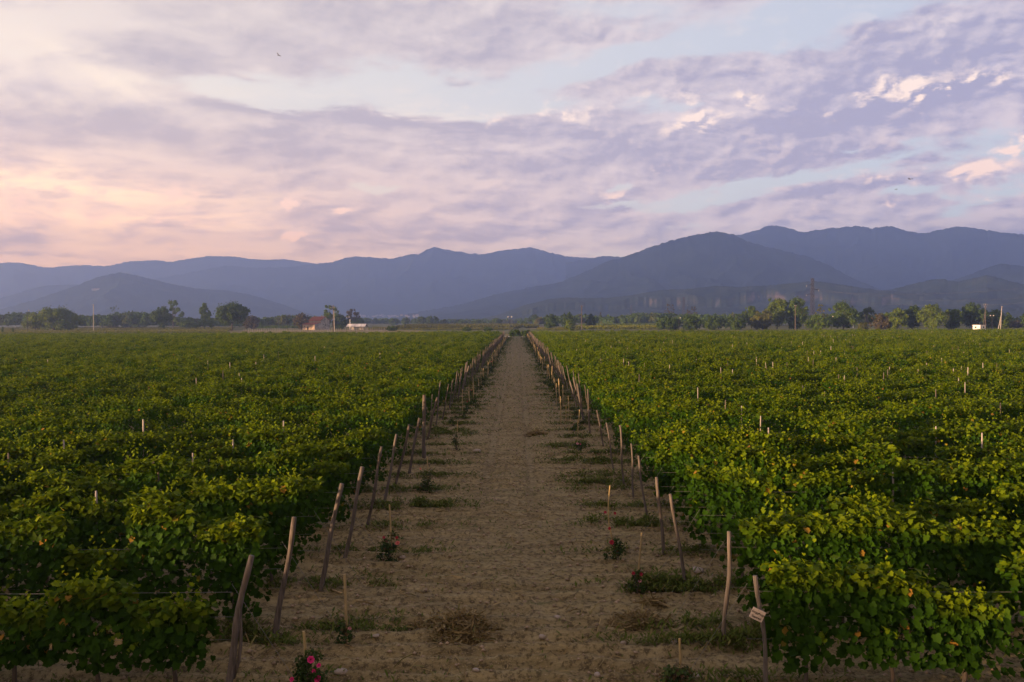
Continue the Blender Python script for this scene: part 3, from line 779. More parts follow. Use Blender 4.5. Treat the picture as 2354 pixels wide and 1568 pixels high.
def sign():
    b, t = sign_post
    c = P(1741, 1413, b.y - 0.075)
    root = empty('grape_sign', c)
    tag(root, 'small tilted wooden board naming the grape variety, fixed to a crooked post', 'sign')
    M = Matrix.Rotation(R(26), 3, 'Y')
    w, h = 0.215, 0.170
    m, k = material('sign_board')
    n = k.noise(k.mapping(obj_co(k), scale=(3, 3, 16)), 3.0, 5, 0.6)
    finish(k, k.mix(k.step(n, 0.3, 0.7), (0.34, 0.28, 0.24), (0.48, 0.41, 0.36)), 0.8, 0.2)
    mb = MB(); mb.box((0, 0, 0), (w, 0.016, h), M)
    bd = mb.build('board', m, root)
    bv = bd.modifiers.new('bevel', 'BEVEL'); bv.width = 0.003; bv.segments = 1
    ink = plain('sign_ink', (0.03, 0.025, 0.02), 0.8, 0.3, 30)
    for txt, dz, sz in (('\u10e1\u10d0\u10e4\u10d4\u10e0\u10d0\u10d5\u10d8', 0.022, 0.042), ('Saperavi', -0.045, 0.046)):
        cu = bpy.data.curves.new('lettering', 'FONT'); cu.body = txt; cu.size = sz; cu.align_x = 'CENTER'; cu.extrude = 0.0015; cu.offset = 0.0006
        to = bpy.data.objects.new('tmp', cu); C.objects.link(to)
        dg = bpy.context.evaluated_depsgraph_get()
        me = bpy.data.meshes.new_from_object(to.evaluated_get(dg))
        bpy.data.objects.remove(to)
        me.materials.clear(); me.materials.append(ink)
        o = link('lettering', me, root)
        p = M @ Vector((0, -0.0105, dz - 0.012))
        o.location = p
        o.rotation_euler = (M @ Matrix.Rotation(R(90), 3, 'X')).to_euler()
    for sx in (-0.02, 0.03):
        mb = MB(); p = M @ Vector((sx, -0.010, 0.066)); mb.tube([p, p + Vector((0, -0.004, 0))], 0.004, 6); mb.build('nail', M_WIRE, root)
sign()

def bamboo(px_t, py_t, px_b, py_b, lab, r=0.020, kink=0.0, zoff=0.05, seed=0):
    b = G(px_b, py_b, zoff); t = P(px_t, py_t, b.y); h = t.z - zoff; rr = random.Random(seed)
    mb = MB()
    pts = [(0, 0, -0.15)] + [((t.x - b.x) * f + kink * math.sin(f * math.pi), 0.01 * math.sin(f * 9), h * f) for f in (0.0, .25, .5, .75, 1.0)]
    mb.tube(pts, [r * 1.05, r, r * .98, r * .95, r * .92, r * .9], 7)
    o = mb.build('bamboo_stake', M_BAMBOO, None, (b.x, b.y, zoff)); tag(o, lab, 'stake', 'cane stakes along the track edges'); return b
PETAL = {n: plain('petal_' + n, c, 0.6, 0.25, 12) for n, c in (('pink', (0.55, 0.02, 0.16)), ('red', (0.30, 0.01, 0.03)), ('coral', (0.55, 0.14, 0.12)), ('pale', (0.6, 0.28, 0.30)))}
def flower_data(col, r):
    rg = np.random.RandomState(3); mb = MB()
    for ring, n, rad, tilt in ((0, 4, .35, 1.2), (1, 6, .7, .75), (2, 7, 1.0, .30)):
        for j in range(n):
            a = j * 6.283 / n + ring; d = Vector((math.cos(a), math.sin(a), 0)); s = Vector((-d.y, d.x, 0))
            up = Vector((0, 0, math.sin(tilt))); out = d * math.cos(tilt)
            w = r * rad * .62
            mb.face([d * r * .1 - s * w * .4, d * r * .1 + s * w * .4, (out * .6 + up * .7) * r * rad + s * w, (out + up) * r * rad, (out * .6 + up * .7) * r * rad - s * w])
    return mb.data('flower', PETAL[col])
FLOWERS = {(c, b): flower_data(c, 0.042 if b else 0.066) for c in PETAL for b in (0, 1)}
def bush_foliage(name, w, h, n, seed, size, mat, dry=0.03, sparse=1.0, zb=0.0):
    rg = np.random.RandomState(seed)
    nc = max(5, int(n / 40)); cc = rg.randn(nc, 3) * np.array([w * .26, w * .26, 0]) ; cc[:, 2] = zb + (h - zb) * rg.beta(1.3, 1.3, nc)
    cc[:, :2] *= (1.1 - 0.5 * ((cc[:, 2:] - zb) / max(h - zb, .01)))
    i = rg.randint(0, nc, n); c = cc[i] + rg.randn(n, 3) * np.array([w * .11, w * .11, h * .09]); c[:, 2] = np.clip(c[:, 2], 0.02, None)
    nr = np.stack([rg.randn(n) + c[:, 0] / w, rg.randn(n) + c[:, 1] / w, np.abs(rg.randn(n)) * .8 + .4], 1)
    tp = rg.randn(n, 3); tp[:, 2] -= .4
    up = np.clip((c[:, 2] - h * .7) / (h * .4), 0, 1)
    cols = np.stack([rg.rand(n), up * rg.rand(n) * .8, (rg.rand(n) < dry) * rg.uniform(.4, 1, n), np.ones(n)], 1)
    return leaf_mesh(name, c, nr, tp, size * rg.uniform(.6, 1.3, n), cols, mat, FOLDED)
def rose(px, py, wpx, hpx, lab, flowers=(), dry=0.05, n=420, seed=0, zoff=0.05, mat=None):
    """px, py the foot of the bush on the photo; flowers as (px, py, colour)"""
    b = G(px, py, zoff); s = b.y / F_PX; w, h = wpx * s, hpx * s
    root = empty('rose_bush', b); tag(root, lab, 'rose bush', 'rose bushes along the track edges')
    link('foliage', bush_foliage('foliage', w, h, n, seed, 0.062, mat or M_ROSE, dry), root)
    rr = random.Random(seed); mb = MB()
    for q in range(5):
        a = rr.random() * 6.28; e = w * .32
        mb.tube([(0, 0, -.05), (math.cos(a) * e * .4, math.sin(a) * e * .4, h * .45), (math.cos(a) * e, math.sin(a) * e, h * .95)], [.010, .007, .004], 5)
    mb.build('stem', M_TRUNK, root)
    for fx, fy, col, big in flowers:
        p = P(fx, fy, b.y - w * .25)
        o = link('flower', FLOWERS[col, 0 if big else 1], root); o.location = p - b
        o.rotation_euler = (R(rr.uniform(30, 75)), rr.uniform(-.5, .5), rr.uniform(-.6, .6))
    return root
EDGE = 'edge of the dirt track'
bamboo(698, 1451, 709, 1578, 'short flat cane stake behind the pink rose, front left of the track', 0.026, 0, .05, 1)
rose(710, 1592, 78, 88, 'rose bush with bright pink flowers at the bottom of the photo, left', [(714, 1517, 'pink', 1), (733, 1530, 'pink', 0), (731, 1561, 'pink', 1), (671, 1562, 'pink', 0), (722, 1543, 'pink', 0)], .03, 620, 1)
bamboo(792, 1320, 798, 1482, 'flat split cane stake by the fallen stick, second on the left', 0.028, 0, .05, 2)
rose(790, 1484, 50, 62, 'small sparse rose plant at the foot of the second left stake', [(804, 1445, 'pale', 0)], .15, 190, 2)
bamboo(895, 1160, 902, 1284, 'cane stake behind the dense coral rose, third on the left', 0.022, 0, .05, 3)
rose(897, 1289, 46, 58, 'dense rose bush with one coral flower, third on the left', [(914, 1249, 'coral', 1), (882, 1236, 'red', 0), (912, 1236, 'red', 0)], .08, 520, 3)
bamboo(982, 1050, 984, 1128, 'cane stake in a tall dark rose, fourth on the left', 0.022, 0, .05, 4)
rose(981, 1134, 40, 58, 'tall dark rose bush around the fourth left stake', [(966, 1078, 'coral', 0)], .08, 420, 4)
bamboo(1052, 966, 1049, 1034, 'cane stake with a low bush, fifth on the left', 0.020, 0, .05, 5)
rose(1049, 1037, 28, 45, 'thin rose bush at the fifth left stake', [], .1, 240, 5)
bamboo(1030, 932, 1041, 972, 'thin bare cane leaning against nothing on the left of the track', 0.014, 0, .05, 6)
bamboo(1063, 895, 1063, 949, 'upright cane stake, sixth on the left of the track', 0.022, 0, .05, 7)
bamboo(1078, 884, 1079, 930, 'upright cane stake, seventh on the left of the track', 0.022, 0, .05, 8)
bamboo(1562, 1468, 1565, 1552, 'short round cane stake in a brown bush, front right of the track', 0.024, 0, .05, 9)
rose(1553, 1592, 88, 62, 'wide brownish rose bush at the bottom of the photo, right', [], .40, 560, 9)
bamboo(1475, 1225, 1467, 1316, 'cane stake above a narrow rose, second on the right', 0.020, 0, .05, 10)
rose(1465, 1368, 30, 55, 'narrow dark rose bush with tiny red buds, second on the right', [(1471, 1335, 'pale', 0), (1456, 1318, 'red', 0), (1474, 1320, 'red', 0)], .12, 360, 10)
bamboo(1402, 1116, 1420, 1282, 'long bent cane stake hung with red roses, third on the right', 0.017, -0.13, .05, 11)
rose(1419, 1292, 36, 60, 'rose bush with deep red flowers under the bent cane', [(1406, 1247, 'red', 1), (1401, 1215, 'red', 0), (1391, 1178, 'red', 0), (1413, 1180, 'red', 0)], .05, 360, 11)
bamboo(1349, 1018, 1350, 1040, 'very short cane stake beside the pale pink rose on the right', 0.018, 0, .05, 12)
rose(1331, 1039, 26, 24, 'low rose bush with pale pink flowers on the right of the track', [(1327, 1020, 'pale', 1), (1334, 1021, 'pink', 0)], .05, 220, 12)
bamboo(1328, 966, 1328, 1012, 'thin straight cane stake, fifth on the right of the track', 0.014, 0, .05, 13)
bamboo(1313, 951, 1306, 997, 'thin slanting cane stake, sixth on the right of the track', 0.013, 0, .05, 14)
bamboo(1301, 931, 1301, 975, 'cane stake, seventh on the right of the track', 0.020, 0, .05, 15)
bamboo(1288, 911, 1289, 977, 'tall cane stake, eighth on the right of the track', 0.024, 0, .05, 16)
bamboo(1279, 881, 1279, 930, 'cane stake, ninth on the right of the track', 0.022, 0, .05, 17)
cane_v = []
for q in range(4):
    mb = MB(); mb.tube([(0, 0, -.1), (.01 * q, 0, .5), (.03 * (q - 2), .02, 1.45)], [.030, .028, .026], 6); cane_v.append(mb.data('bamboo_stake', M_BAMBOO))
rose_v = [bush_foliage('rose_bush', 0.75, 0.75, 190, 70 + q, 0.085, M_ROSE, .1) for q in range(4)]
for sg, sname, xb in ((-1, 'left', -3.25), (1, 'right', 3.05)):
    for r in range(12, N_ROWS, 1):
        yy = ROW_Y0 + r * ROW_DY + rng_p.uniform(-.4, .4); x = xb + rng_p.uniform(-.22, .22)
        if rng_p.random() < 0.72:
            o = link('bamboo_stake', cane_v[rng_p.randrange(4)], None, (x, yy, .05)); o.scale = (1, 1, rng_p.uniform(.75, 1.2)); o.rotation_euler = (0, rng_p.uniform(-.08, .08), 0)
            tag(o, 'cane stake far along the %s edge of the dirt track' % sname, 'stake', 'cane stakes along the track edges')
        if rng_p.random() < 0.62:
            o = link('rose_bush', rose_v[rng_p.randrange(4)], None, (x + rng_p.uniform(-.2, .2), yy - .1, .04)); o.scale = [rng_p.uniform(.6, 1.3)] * 3; o.rotation_euler = (0, 0, rng_p.random() * 6)
            tag(o, 'low rose bush far along the %s edge of the dirt track' % sname, 'rose bush', 'rose bushes along the track edges')
            if rng_p.random() < 0.3:
                f = link('flower', FLOWERS['red' if rng_p.random() < .6 else 'coral', 0], o); f.location = (rng_p.uniform(-.2, .2), -.25, .6); f.rotation_euler = (1.1, 0, 0)

def lying_stick(p0, p1, lab, r=0.018):
    a, b = G(*p0, .08), G(*p1, .08); mb = MB(); mb.tube([(0, 0, 0), (b - a) * .5 + Vector((0, 0, .02)), b - a], r, 6)
    o = mb.build('fallen_stick', M_BAMBOO, None, a); tag(o, lab, 'stick', 'sticks lying on the soil')
lying_stick((715, 1345), (786, 1363), 'long pale stick lying on the soil by the third left post', .022)
lying_stick((1277, 1014), (1300, 1026), 'short pale stick lying on the right edge of the track', .02)
lying_stick((1222, 1376), (1241, 1398), 'thin straw coloured twig lying in the middle of the track', .010)
lying_stick((1303, 1255), (1322, 1268), 'thin forked twig lying right of the track middle', .010)

# heaps of pulled weeds
def heap(px, py, wpx, dpx_m, h, lab, n, seed):
    c = G(px, py, .06); w = wpx * c.y / F_PX; d = dpx_m
    rg = np.random.RandomState(seed)
    root = empty('weed_heap', (c.x, c.y, .05)); tag(root, lab, 'weed heap', 'heaps of dried weeds on the track')
    th = np.linspace(0, 2 * np.pi, 41); rr_ = np.linspace(0, 1, 12); TT, RR = np.meshgrid(th, rr_, indexing='ij')
    def surf(x, y, r):      # height of the tangle
        return h * (1 - r ** 1.5) * (0.35 + 1.0 * fbm(x * 2.6 + seed, y * 2.6, 3, seed + 1))
    lum = lambda a, r: 0.72 + 0.75 * (vnoise(np.cos(a) * 2.4 + r * 3, np.sin(a) * 2.4 + 5, seed) - .5)
    X = np.cos(TT) * RR * w * .40 * lum(TT, RR); Y = np.sin(TT) * RR * d * .40 * lum(TT, RR)
    m = grid_mesh('mound', X, Y, surf(X, Y, RR) * .85 - .03, M_HEAP, True); link('mound', m, root)
    a = rg.rand(n) * 6.283; r = rg.rand(n) ** .55
    x = np.cos(a) * r * w * .50 * lum(a, r); y = np.sin(a) * r * d * .50 * lum(a, r)
    p = np.stack([x, y, np.maximum(surf(x, y, np.minimum(r * 1.15, 1)), 0) + .01 + rg.rand(n) * .045], 1)
    dirn = (vnoise(x * 3, y * 3, seed + 5) * 9 + rg.randn(n) * .7)
    tip = np.stack([np.cos(dirn), np.sin(dirn), rg.randn(n) * .16], 1); nr = rg.randn(n, 3) * .6; nr[:, 2] += .8
    cols = np.stack([rg.rand(n), (rg.rand(n) < .22) * rg.rand(n), rg.rand(n) ** 2.2 * .9, np.ones(n)], 1)
    link('dry_stalks', leaf_mesh('dry_stalks', p, nr, tip, rg.gamma(3, .062, n).clip(.06, .5), cols, M_STRAW, BLADE), root)
m_, k_ = material('heap_core'); finish(k_, k_.mix(k_.noise(pos(k_), 22, 4, .7), (.06, .042, .020), (.17, .13, .055)), .95, .1); M_HEAP = m_
heap(1058, 1452, 235, 1.75, .34, 'largest heap of brown pulled weeds on the near track', 7500, 5)
heap(1478, 1440, 170, 1.25, .20, 'loose heap of straw coloured weeds near the second right post', 3600, 8)
heap(1232, 1000, 62, 1.1, .22, 'small dark heap of weeds in the middle of the track', 1500, 9)
heap(1500, 1392, 90, .5, .10, 'thin scatter of hay behind the loose heap on the right', 450, 12)

# weeds (nobody could count them) and stones
def weeds():
    rg = np.random.RandomState(21); Ps, Ns, Ts, Ss, Cs = [], [], [], [], []
    def patch(cx_, cy_, wx, wy, n, size, hgt):
        x = cx_ + rg.randn(n) * wx; y = cy_ + rg.randn(n) * wy
        clump = vnoise(x * 2.3, y * 2.3, 4); ok = rg.rand(n) < np.clip(clump * 2.2 - .5, 0, 1); x, y = x[ok], y[ok]; m = len(x)
        if not m: return
        z = np.where((np.abs(x) < 11.9) & (y > 8.5), track_height(x, y), .004) + np.abs(rg.randn(m)) * hgt * .9 * clump[ok]
        a = rg.rand(m) * 6.283
        Ps.append(np.stack([x, y, z], 1)); Ts.append(np.stack([np.cos(a) * .6, np.sin(a) * .6, .35 + 1.4 * rg.rand(m)], 1)); Ns.append(np.stack([-np.cos(a), -np.sin(a), 1 + 0 * a], 1))
        Ss.append(size * rg.uniform(.5, 1.4, m)); Cs.append(np.stack([rg.rand(m), rg.rand(m) * .5, (rg.rand(m) < .2) * rg.rand(m), np.ones(m)], 1))
    for sg, xb in ((-1, -4.6), (1, 4.2)):
        for r in range(N_ROWS):
            yy = ROW_Y0 + r * ROW_DY; s = 1 + r * .035; k = max(.12, 1 - r * .02)
            amt = rg.uniform(.3, 1.2)
            patch(xb - sg * .3, yy + .1, .95, .20, int(1000 * k * amt), .12 * s, .10)
            patch(xb + sg * 2.5, yy, 2.2, .3, int(600 * k), .11 * s, .08)
            patch(xb - sg * 1.5, yy + .1, .8, .20, int(420 * k * rg.uniform(0, 1.3)), .10 * s, .06)
            patch(xb - sg * 3.8, yy + .3, 1.4, .5, int(70 * k), .07 * s, .03)
    for px, py, w, n in ((1434, 1206, .55, 800), (1660, 1478, .9, 700), (1560, 1352, .8, 800), (600, 1470, .6, 700), (1500, 1350, .4, 300), (1350, 1063, .8, 600), (1370, 1112, .7, 600), (960, 1165, .8, 600), (1050, 1000, .8, 500), (1320, 1030, .8, 500)):
        g = G(px, py, .05); patch(g.x, g.y, w, .25, n * 3, .13, .13)
    P_, N_, T_, S_, C_ = [np.concatenate(q) for q in (Ps, Ns, Ts, Ss, Cs)]
    return leaf_mesh('weeds', P_, N_, T_, S_, C_, M_WEED, NARROW)
o = link('weeds', weeds()); tag(o, 'low green weeds growing along the row ends and track edges', 'weeds', None, 'stuff')

def rock_data(name, seed, mat):
    import bmesh
    bm = bmesh.new(); bmesh.ops.create_icosphere(bm, subdivisions=2, radius=1.0); rr = random.Random(seed); ph = [rr.random() * 6 for _ in range(6)]
    for v in bm.verts:
        c = v.co; s = 1 + .16 * math.sin(c.x * 3 + ph[0]) + .14 * math.sin(c.y * 3.4 + ph[1]) + .10 * math.sin(c.z * 4 + ph[2])
        v.co = Vector((c.x * s * 1.15, c.y * s * .9, c.z * s * .62))
    me = bpy.data.meshes.new(name); bm.to_mesh(me); bm.free(); me.materials.append(mat); me.polygons.foreach_set('use_smooth', [True] * len(me.polygons)); return me
rocks = [rock_data('stone', q, M_STONE) for q in range(4)]
for j, (px, py, r, lab) in enumerate([(783, 1560, 13, 'round pale stone beside the pink rose at the bottom'), (1246, 1468, 8, 'pale stone on the right of the big weed heap'), (1095, 1562, 7, 'stone at the bottom edge of the track'),
        (1601, 1555, 12, 'stone to the right of the brown bush'), (1281, 1424, 7, 'reddish stone between the two weed heaps'), (1372, 1570, 8, 'stone at the bottom right of the track'), (1605, 1318, 13, 'grey stone between the third and second right posts'),
        (1552, 1482, 12, 'broad flat stone at the edge of the loose heap'), (1097, 1041, 8, 'flat white stone in the middle distance of the track'), (1431, 1490, 7, 'pale stone left of the front right stake'), (864, 1468, 7, 'pale stone left of the big weed heap'), (925, 1285, 7, 'stone beside the coral rose')]):
    g = G(px, py, .05); s = r * g.y / F_PX
    o = link('stone', rocks[j % 4], None, (g.x, g.y, gz(g.x, g.y) + s * .3)); o.scale = (s, s, s); o.rotation_euler = (0, 0, j * 1.3); tag(o, lab, 'stone', 'larger stones on the soil')
def gravel():
    rg = np.random.RandomState(3); n = 9000
    y = 11 + 75 * rg.rand(n) ** 1.9; x = rg.uniform(-1, 1, n) * np.minimum(9, 4.6 + .6 * rg.rand(n) + (y < 16) * 4)
    s = (.012 + .036 * rg.rand(n) ** 3) * (1 + y * .012)
    base = np.array([(1,0,0),(0,1,0),(-1,0,0),(0,-1,0),(0,0,.75),(0,0,-.6)]); fc = np.array([(0,1,4),(1,2,4),(2,3,4),(3,0,4),(1,0,5),(2,1,5),(3,2,5),(0,3,5)])
    z = track_height(x, y)
    a = rg.rand(n) * 6.28; ca, sa = np.cos(a), np.sin(a)
    B = base[None] * rg.uniform(.7, 1.3, (n, 6, 1)) * s[:, None, None]
    V = np.stack([B[..., 0] * ca[:, None] - B[..., 1] * sa[:, None] + x[:, None], B[..., 0] * sa[:, None] + B[..., 1] * ca[:, None] + y[:, None], B[..., 2] + (z + s * .25)[:, None]], -1)
    L = (fc[None] + (np.arange(n) * 6)[:, None, None]).ravel()
    return np_mesh('gravel', V.reshape(-1, 3), L, np.arange(0, len(L), 3), M_GRAVEL, None, True)
def straw_litter():
    rg = np.random.RandomState(31); n = 15000
    y = 11.5 + 60 * rg.rand(n) ** 1.7; x = rg.uniform(-5.2, 5.0, n)
    m = vnoise(x * .8, y * 1.1, 6) * .6 + vnoise(x * 3, y * 4, 9) * .4; ok = rg.rand(n) < np.clip(m * 2.6 - .9, .04, 1); x, y = x[ok], y[ok]; n = len(x)
    a = rg.rand(n) * 6.283; c = np.stack([x, y, track_height(x, y) + .018 + .02 * rg.rand(n)], 1)
    tip = np.stack([np.cos(a), np.sin(a), rg.randn(n) * .18], 1); nr = rg.randn(n, 3) * .5; nr[:, 2] += 1
    cols = np.stack([rg.rand(n), (rg.rand(n) < .15) * rg.rand(n), rg.rand(n) ** 1.5, np.ones(n)], 1)
    return leaf_mesh('straw', c, nr, tip, rg.gamma(3, .045, n).clip(.04, .35) * (1 + y * .012), cols, M_STRAW, BLADE)
o = link('straw_litter', straw_litter()); tag(o, 'dry straw and plant litter scattered over the dirt track', 'straw', None, 'stuff')
o = link('gravel', gravel()); tag(o, 'small stones and clods strewn over the dirt track', 'gravel', None, 'stuff')

# ------------------------------------------------------------------ beyond the vineyard
def flat(name, pix, z, mat):
    mb = MB(); mb.face([tuple(G(*q, z)) for q in pix]); o = mb.build(name, mat); o['kind'] = 'structure'; return o
def field_material(name, a, b, sc):
    m, k = material(name); p = pos(k)
    n = k.noise(k.mapping(p, scale=(sc, sc * 2.5, 1)), 1.0, 6, .68)
    finish(k, k.mix(k.step(n, .35, .66), a, b), .95, .1); return m
M_DRYF = field_material('dry_grass', (.13, .105, .045), (.24, .185, .085), .12)
M_ROADM = field_material('pale_gravel', (.28, .23, .18), (.42, .36, .29), .5)
flat('dry_field', [(470, 766), (1000, 765.5), (960, 759), (860, 758), (520, 759.5)], .008, M_DRYF)
flat('farm_track', [(1130, 775.2), (1245, 774.8), (1245, 772.6), (1130, 773.0)], .012, M_ROADM)
flat('pale_field', [(1215, 756), (1290, 752.6), (1245, 749.5), (1225, 747.5), (1205, 748)], .008, M_DRYF)

def tree(px, wpx, top, base, style, col, lab, seed, group='trees beyond the vineyard', name='tree', dy=0.0, dens=1.0):
    b = G(px, base); Yt = b.y + dy; b = Vector((P(px, base, Yt).x, Yt, 0.0))
    s = Yt / F_PX; w = wpx * s; h = P(px, top, Yt).z
    rg = np.random.RandomState(seed); rr = random.Random(seed)
    root = empty(name, b); tag(root, lab, 'bush' if name == 'bush' else 'tree', group)
    L = []                                   # lobes: centre, radius
    zb = {'bush': 0.02, 'skirt': 0.03, 'round': .22, 'oval': .16, 'cone': .18, 'open': .24, 'poplar': .08, 'bare': .30, 'dome': .34}[style] * h
    ch = h - zb
    def lobe(x, y, z, r): L.append((x, y, z, r))
    if style in ('bush', 'skirt', 'round', 'oval'):
        nl = int(26 if style != 'oval' else 22)
        for q in range(nl):
            a = rr.random() * 6.283; u = rr.random() ** .7; zf = rr.uniform(-.85, .92)
            ww = w * .5 * math.sqrt(max(.05, 1 - zf * zf * .8)) * (.80 if style != 'oval' else .74)
            if style == 'skirt': ww *= 1.0 - .25 * max(0, zf)
            r = w * rr.uniform(.10, .20)
            lobe(math.cos(a) * u * ww, math.sin(a) * u * ww, zb + ch * (.5 + .5 * zf) * .92 + (0 if zf > 0 else r * .3), min(r, ch * .3))
        lobe(0, 0, zb + ch * .5, min(w, ch) * .30)
    elif style == 'cone':
        for q in range(11):
            f = q / 10; rad = w * .46 * (1 - f) ** .8 + w * .05
            for j in range(5 if f < .75 else 2):
                a = rr.random() * 6.283; u = rad * rr.uniform(.45, 1.0)
                lobe(math.cos(a) * u, math.sin(a) * u, zb + ch * f * .95 - u * .05, w * rr.uniform(.06, .11))
            lobe(0, 0, zb + ch * f * .96, w * .08)
    elif style in ('open', 'bare', 'dome'):
        for q in range(24 if style == 'open' else 30):
            a = rr.random() * 6.283; zf = rr.uniform(-1, 1)
            if style == 'dome': zf = abs(zf) ** .6
            ww = w * .46 * math.sqrt(max(.04, 1 - zf * zf * .85)); u = ww * rr.random() ** .45
            lobe(math.cos(a) * u, math.sin(a) * u, zb + ch * (.5 + .46 * zf) if style != 'dome' else zb + ch * .94 * zf * rr.uniform(.85, 1), w * (rr.uniform(.06, .12) if style == 'open' else rr.uniform(.05, .08)))
    else:
        for q in range(14):
            f = q / 13; lobe(rr.uniform(-.1, .1) * w, rr.uniform(-.1, .1) * w, zb + ch * f * .95, w * .28 * (1.1 - .6 * f))
    if style in ('bush', 'skirt', 'round', 'oval'):
        for q in range(22):
            a = rr.random() * 6.283; zf = rr.uniform(-.6, 1.0); ww = w * .5 * math.sqrt(max(.05, 1 - zf * zf * .85)) * rr.uniform(.85, 1.05)
            lobe(math.cos(a) * ww, math.sin(a) * ww, zb + ch * (.5 + .5 * zf), w * rr.uniform(.035, .075))
    size = max(.30, 0.0016 * Yt) * (0.72 if style in ('open', 'cone') else .9) * (.7 if style in ('bare', 'dome') else 1)
    pts, nrm, lob = [], [], []
    for i, (x, y, z, r) in enumerate(L):
        n = int(max(10, 4 * math.pi * r * r / (size * size * .45) * {'bare': .55, 'dome': .7, 'open': 1.0}.get(style, 1.35) * dens))
        d = norm(rg.randn(n, 3)); rad = r * (rg.rand(n) ** .42) * (1 + .22 * rg.randn(n))
        pts.append(np.array([x, y, z]) + d * rad[:, None]); nrm.append(d + rg.randn(n, 3) * .45 + np.array([0, 0, .35])); lob.append(np.full(n, rr.random()))
    p = np.concatenate(pts); nn = np.concatenate(nrm); lb = np.concatenate(lob); n = len(p)
    zt = np.percentile(p[:, 2], 99.3); p[:, 2] = np.where(p[:, 2] > zb, zb + (p[:, 2] - zb) * (h - zb) / max(zt - zb, .1), p[:, 2]); p[:, 2] = np.maximum(p[:, 2], .05)
    cols = np.stack([np.clip(lb * .7 + rg.rand(n) * .4, 0, 1), (rg.rand(n) < .18) * rg.rand(n), (rg.rand(n) < .05) * rg.rand(n), np.ones(n)], 1)
    link('crown', leaf_mesh('crown', p, nn, rg.randn(n, 3), size * rg.uniform(.6, 1.35, n), cols, TREES[col], CLUMP), root)
    mb = MB(); tr = max(.10, w * .022 if style != 'poplar' else .15)
    mb.tube([(0, 0, -.3), (.1, 0, zb * .6), (.15 * rr.uniform(-1, 1), .1, zb + ch * .35), (.2, 0, zb + ch * .75)], [tr * 1.25, tr, tr * .7, tr * .25], 8)
    for i in range(min(len(L), 16 if style in ('open', 'bare', 'dome') else 9)):
        x, y, z, r = L[i]; f = rr.uniform(.15, .5)
        mb.tube([(0.05, 0, zb + (z - zb) * f * .6), (x * .5, y * .5, zb + (z - zb) * .62), (x, y, z)], [tr * .5, tr * .34, tr * .12], 5)
    mb.build('trunk', M_BARK, root, smooth=True)
    return root

T = tree
T(123, 113, 711, 761.5, 'skirt', 'green', 'very large rounded green tree touching the ground at far left', 1)
T(81, 34, 724, 761, 'bush', 'yellow', 'yellowish bush at the left side of the big rounded tree', 2, name='bush', group='bushes beyond the vineyard', dy=-3)
T(375, 52, 708, 758.5, 'oval', 'dark', 'dense dark tree with short trunk in front of a taller open one', 3)
T(398, 46, 692, 757, 'open', 'mid', 'tall open crowned tree rising behind the dense dark tree', 4, dy=25)
T(470, 44, 698, 758.5, 'cone', 'mid', 'pointed layered tree with visible trunk, between dense and round trees', 5)
T(533, 76, 700, 760, 'round', 'dark', 'broad round dark tree right of the pointed layered tree', 6)
T(258, 54, 731, 753, 'bush', 'yellow', 'yellow green shrub right of the tall bare pole on the left', 7, name='bush', group='bushes beyond the vineyard')
T(321, 50, 723, 752, 'bush', 'mid', 'mid green tree left of the dense dark tree', 8)
T(292, 34, 731, 752, 'bush', 'dark', 'small dark bush beside the yellow green shrub', 9, name='bush', group='bushes beyond the vineyard')
T(264, 24, 703, 748, 'open', 'mid', 'thin pale tree poking above the left woods', 10, dens=.5)
T(577, 36, 728, 756, 'bush', 'brown', 'brownish shrub right of the broad round tree', 11, name='bush', group='bushes beyond the vineyard')
T(432, 44, 738, 756, 'bush', 'mid', 'low green shrub between the dense tree and the layered tree', 12, name='bush', group='bushes beyond the vineyard')
T(6, 6, 752, 767, 'poplar', 'dark', 'tiny dark conifer at the left edge of the vineyard', 13)
T(30, 5, 755, 767, 'poplar', 'dark', 'tiny dark conifer under the left lamp post', 14)
T(694, 40, 722, 757.5, 'skirt', 'brown', 'dark brownish bush against the left end of the old barn', 15, name='bush', group='bushes beyond the vineyard')
T(757, 46, 703, 756, 'open', 'mid', 'dark open tree with visible trunk behind the old barn', 16, dens=1.3)
T(784, 40, 724, 757, 'skirt', 'dark', 'dense low dark tree between the power pole and shed', 17, dy=6)
T(811, 38, 711, 753, 'open', 'brown', 'sparse brownish tree behind the tin roofed shed', 18, dy=20)
T(816, 46, 731, 753, 'bush', 'mid', 'leafy lower growth under the sparse tree behind the shed', 19, name='bush', group='bushes beyond the vineyard', dy=25)
T(901, 26, 750, 760.5, 'bush', 'dark', 'low dark bush at the end of the stake fence', 20, name='bush', group='bushes beyond the vineyard')
T(1073, 22, 753, 762, 'bush', 'dark', 'low bush in the grass strip, the one farther left of the track end', 21, name='bush', group='bushes beyond the vineyard')
T(1122, 22, 752, 761.5, 'bush', 'dark', 'low bush in the grass strip just left of the track end', 22, name='bush', group='bushes beyond the vineyard')
for i, (px, w, top, base, c) in enumerate([(932, 18, 732, 747.5, 'mid'), (905, 24, 733, 748, 'mid'), (969, 22, 729, 748.5, 'dark'), (993, 32, 728, 748.5, 'dark'), (1020, 22, 735, 748, 'mid'), (1060, 30, 735, 748, 'mid'), (1100, 34, 735, 748, 'mid'), (1140, 30, 733, 748, 'mid')]):
    T(px, w, top, base, 'bush', c, ['small tree in the centre distance, second from the shed', 'small tree in the centre distance, nearest the shed', 'rounded dark tree in the centre distance left of a wider one', 'widest dark tree in the centre distance', 'low tree right of the widest centre tree', 'low hazy tree in the centre distance above the grass', 'hazy tree left of the thin lamp post at the track end', 'hazy tree closest left of the lamp post at the track end'][i], 30 + i, dy=60)
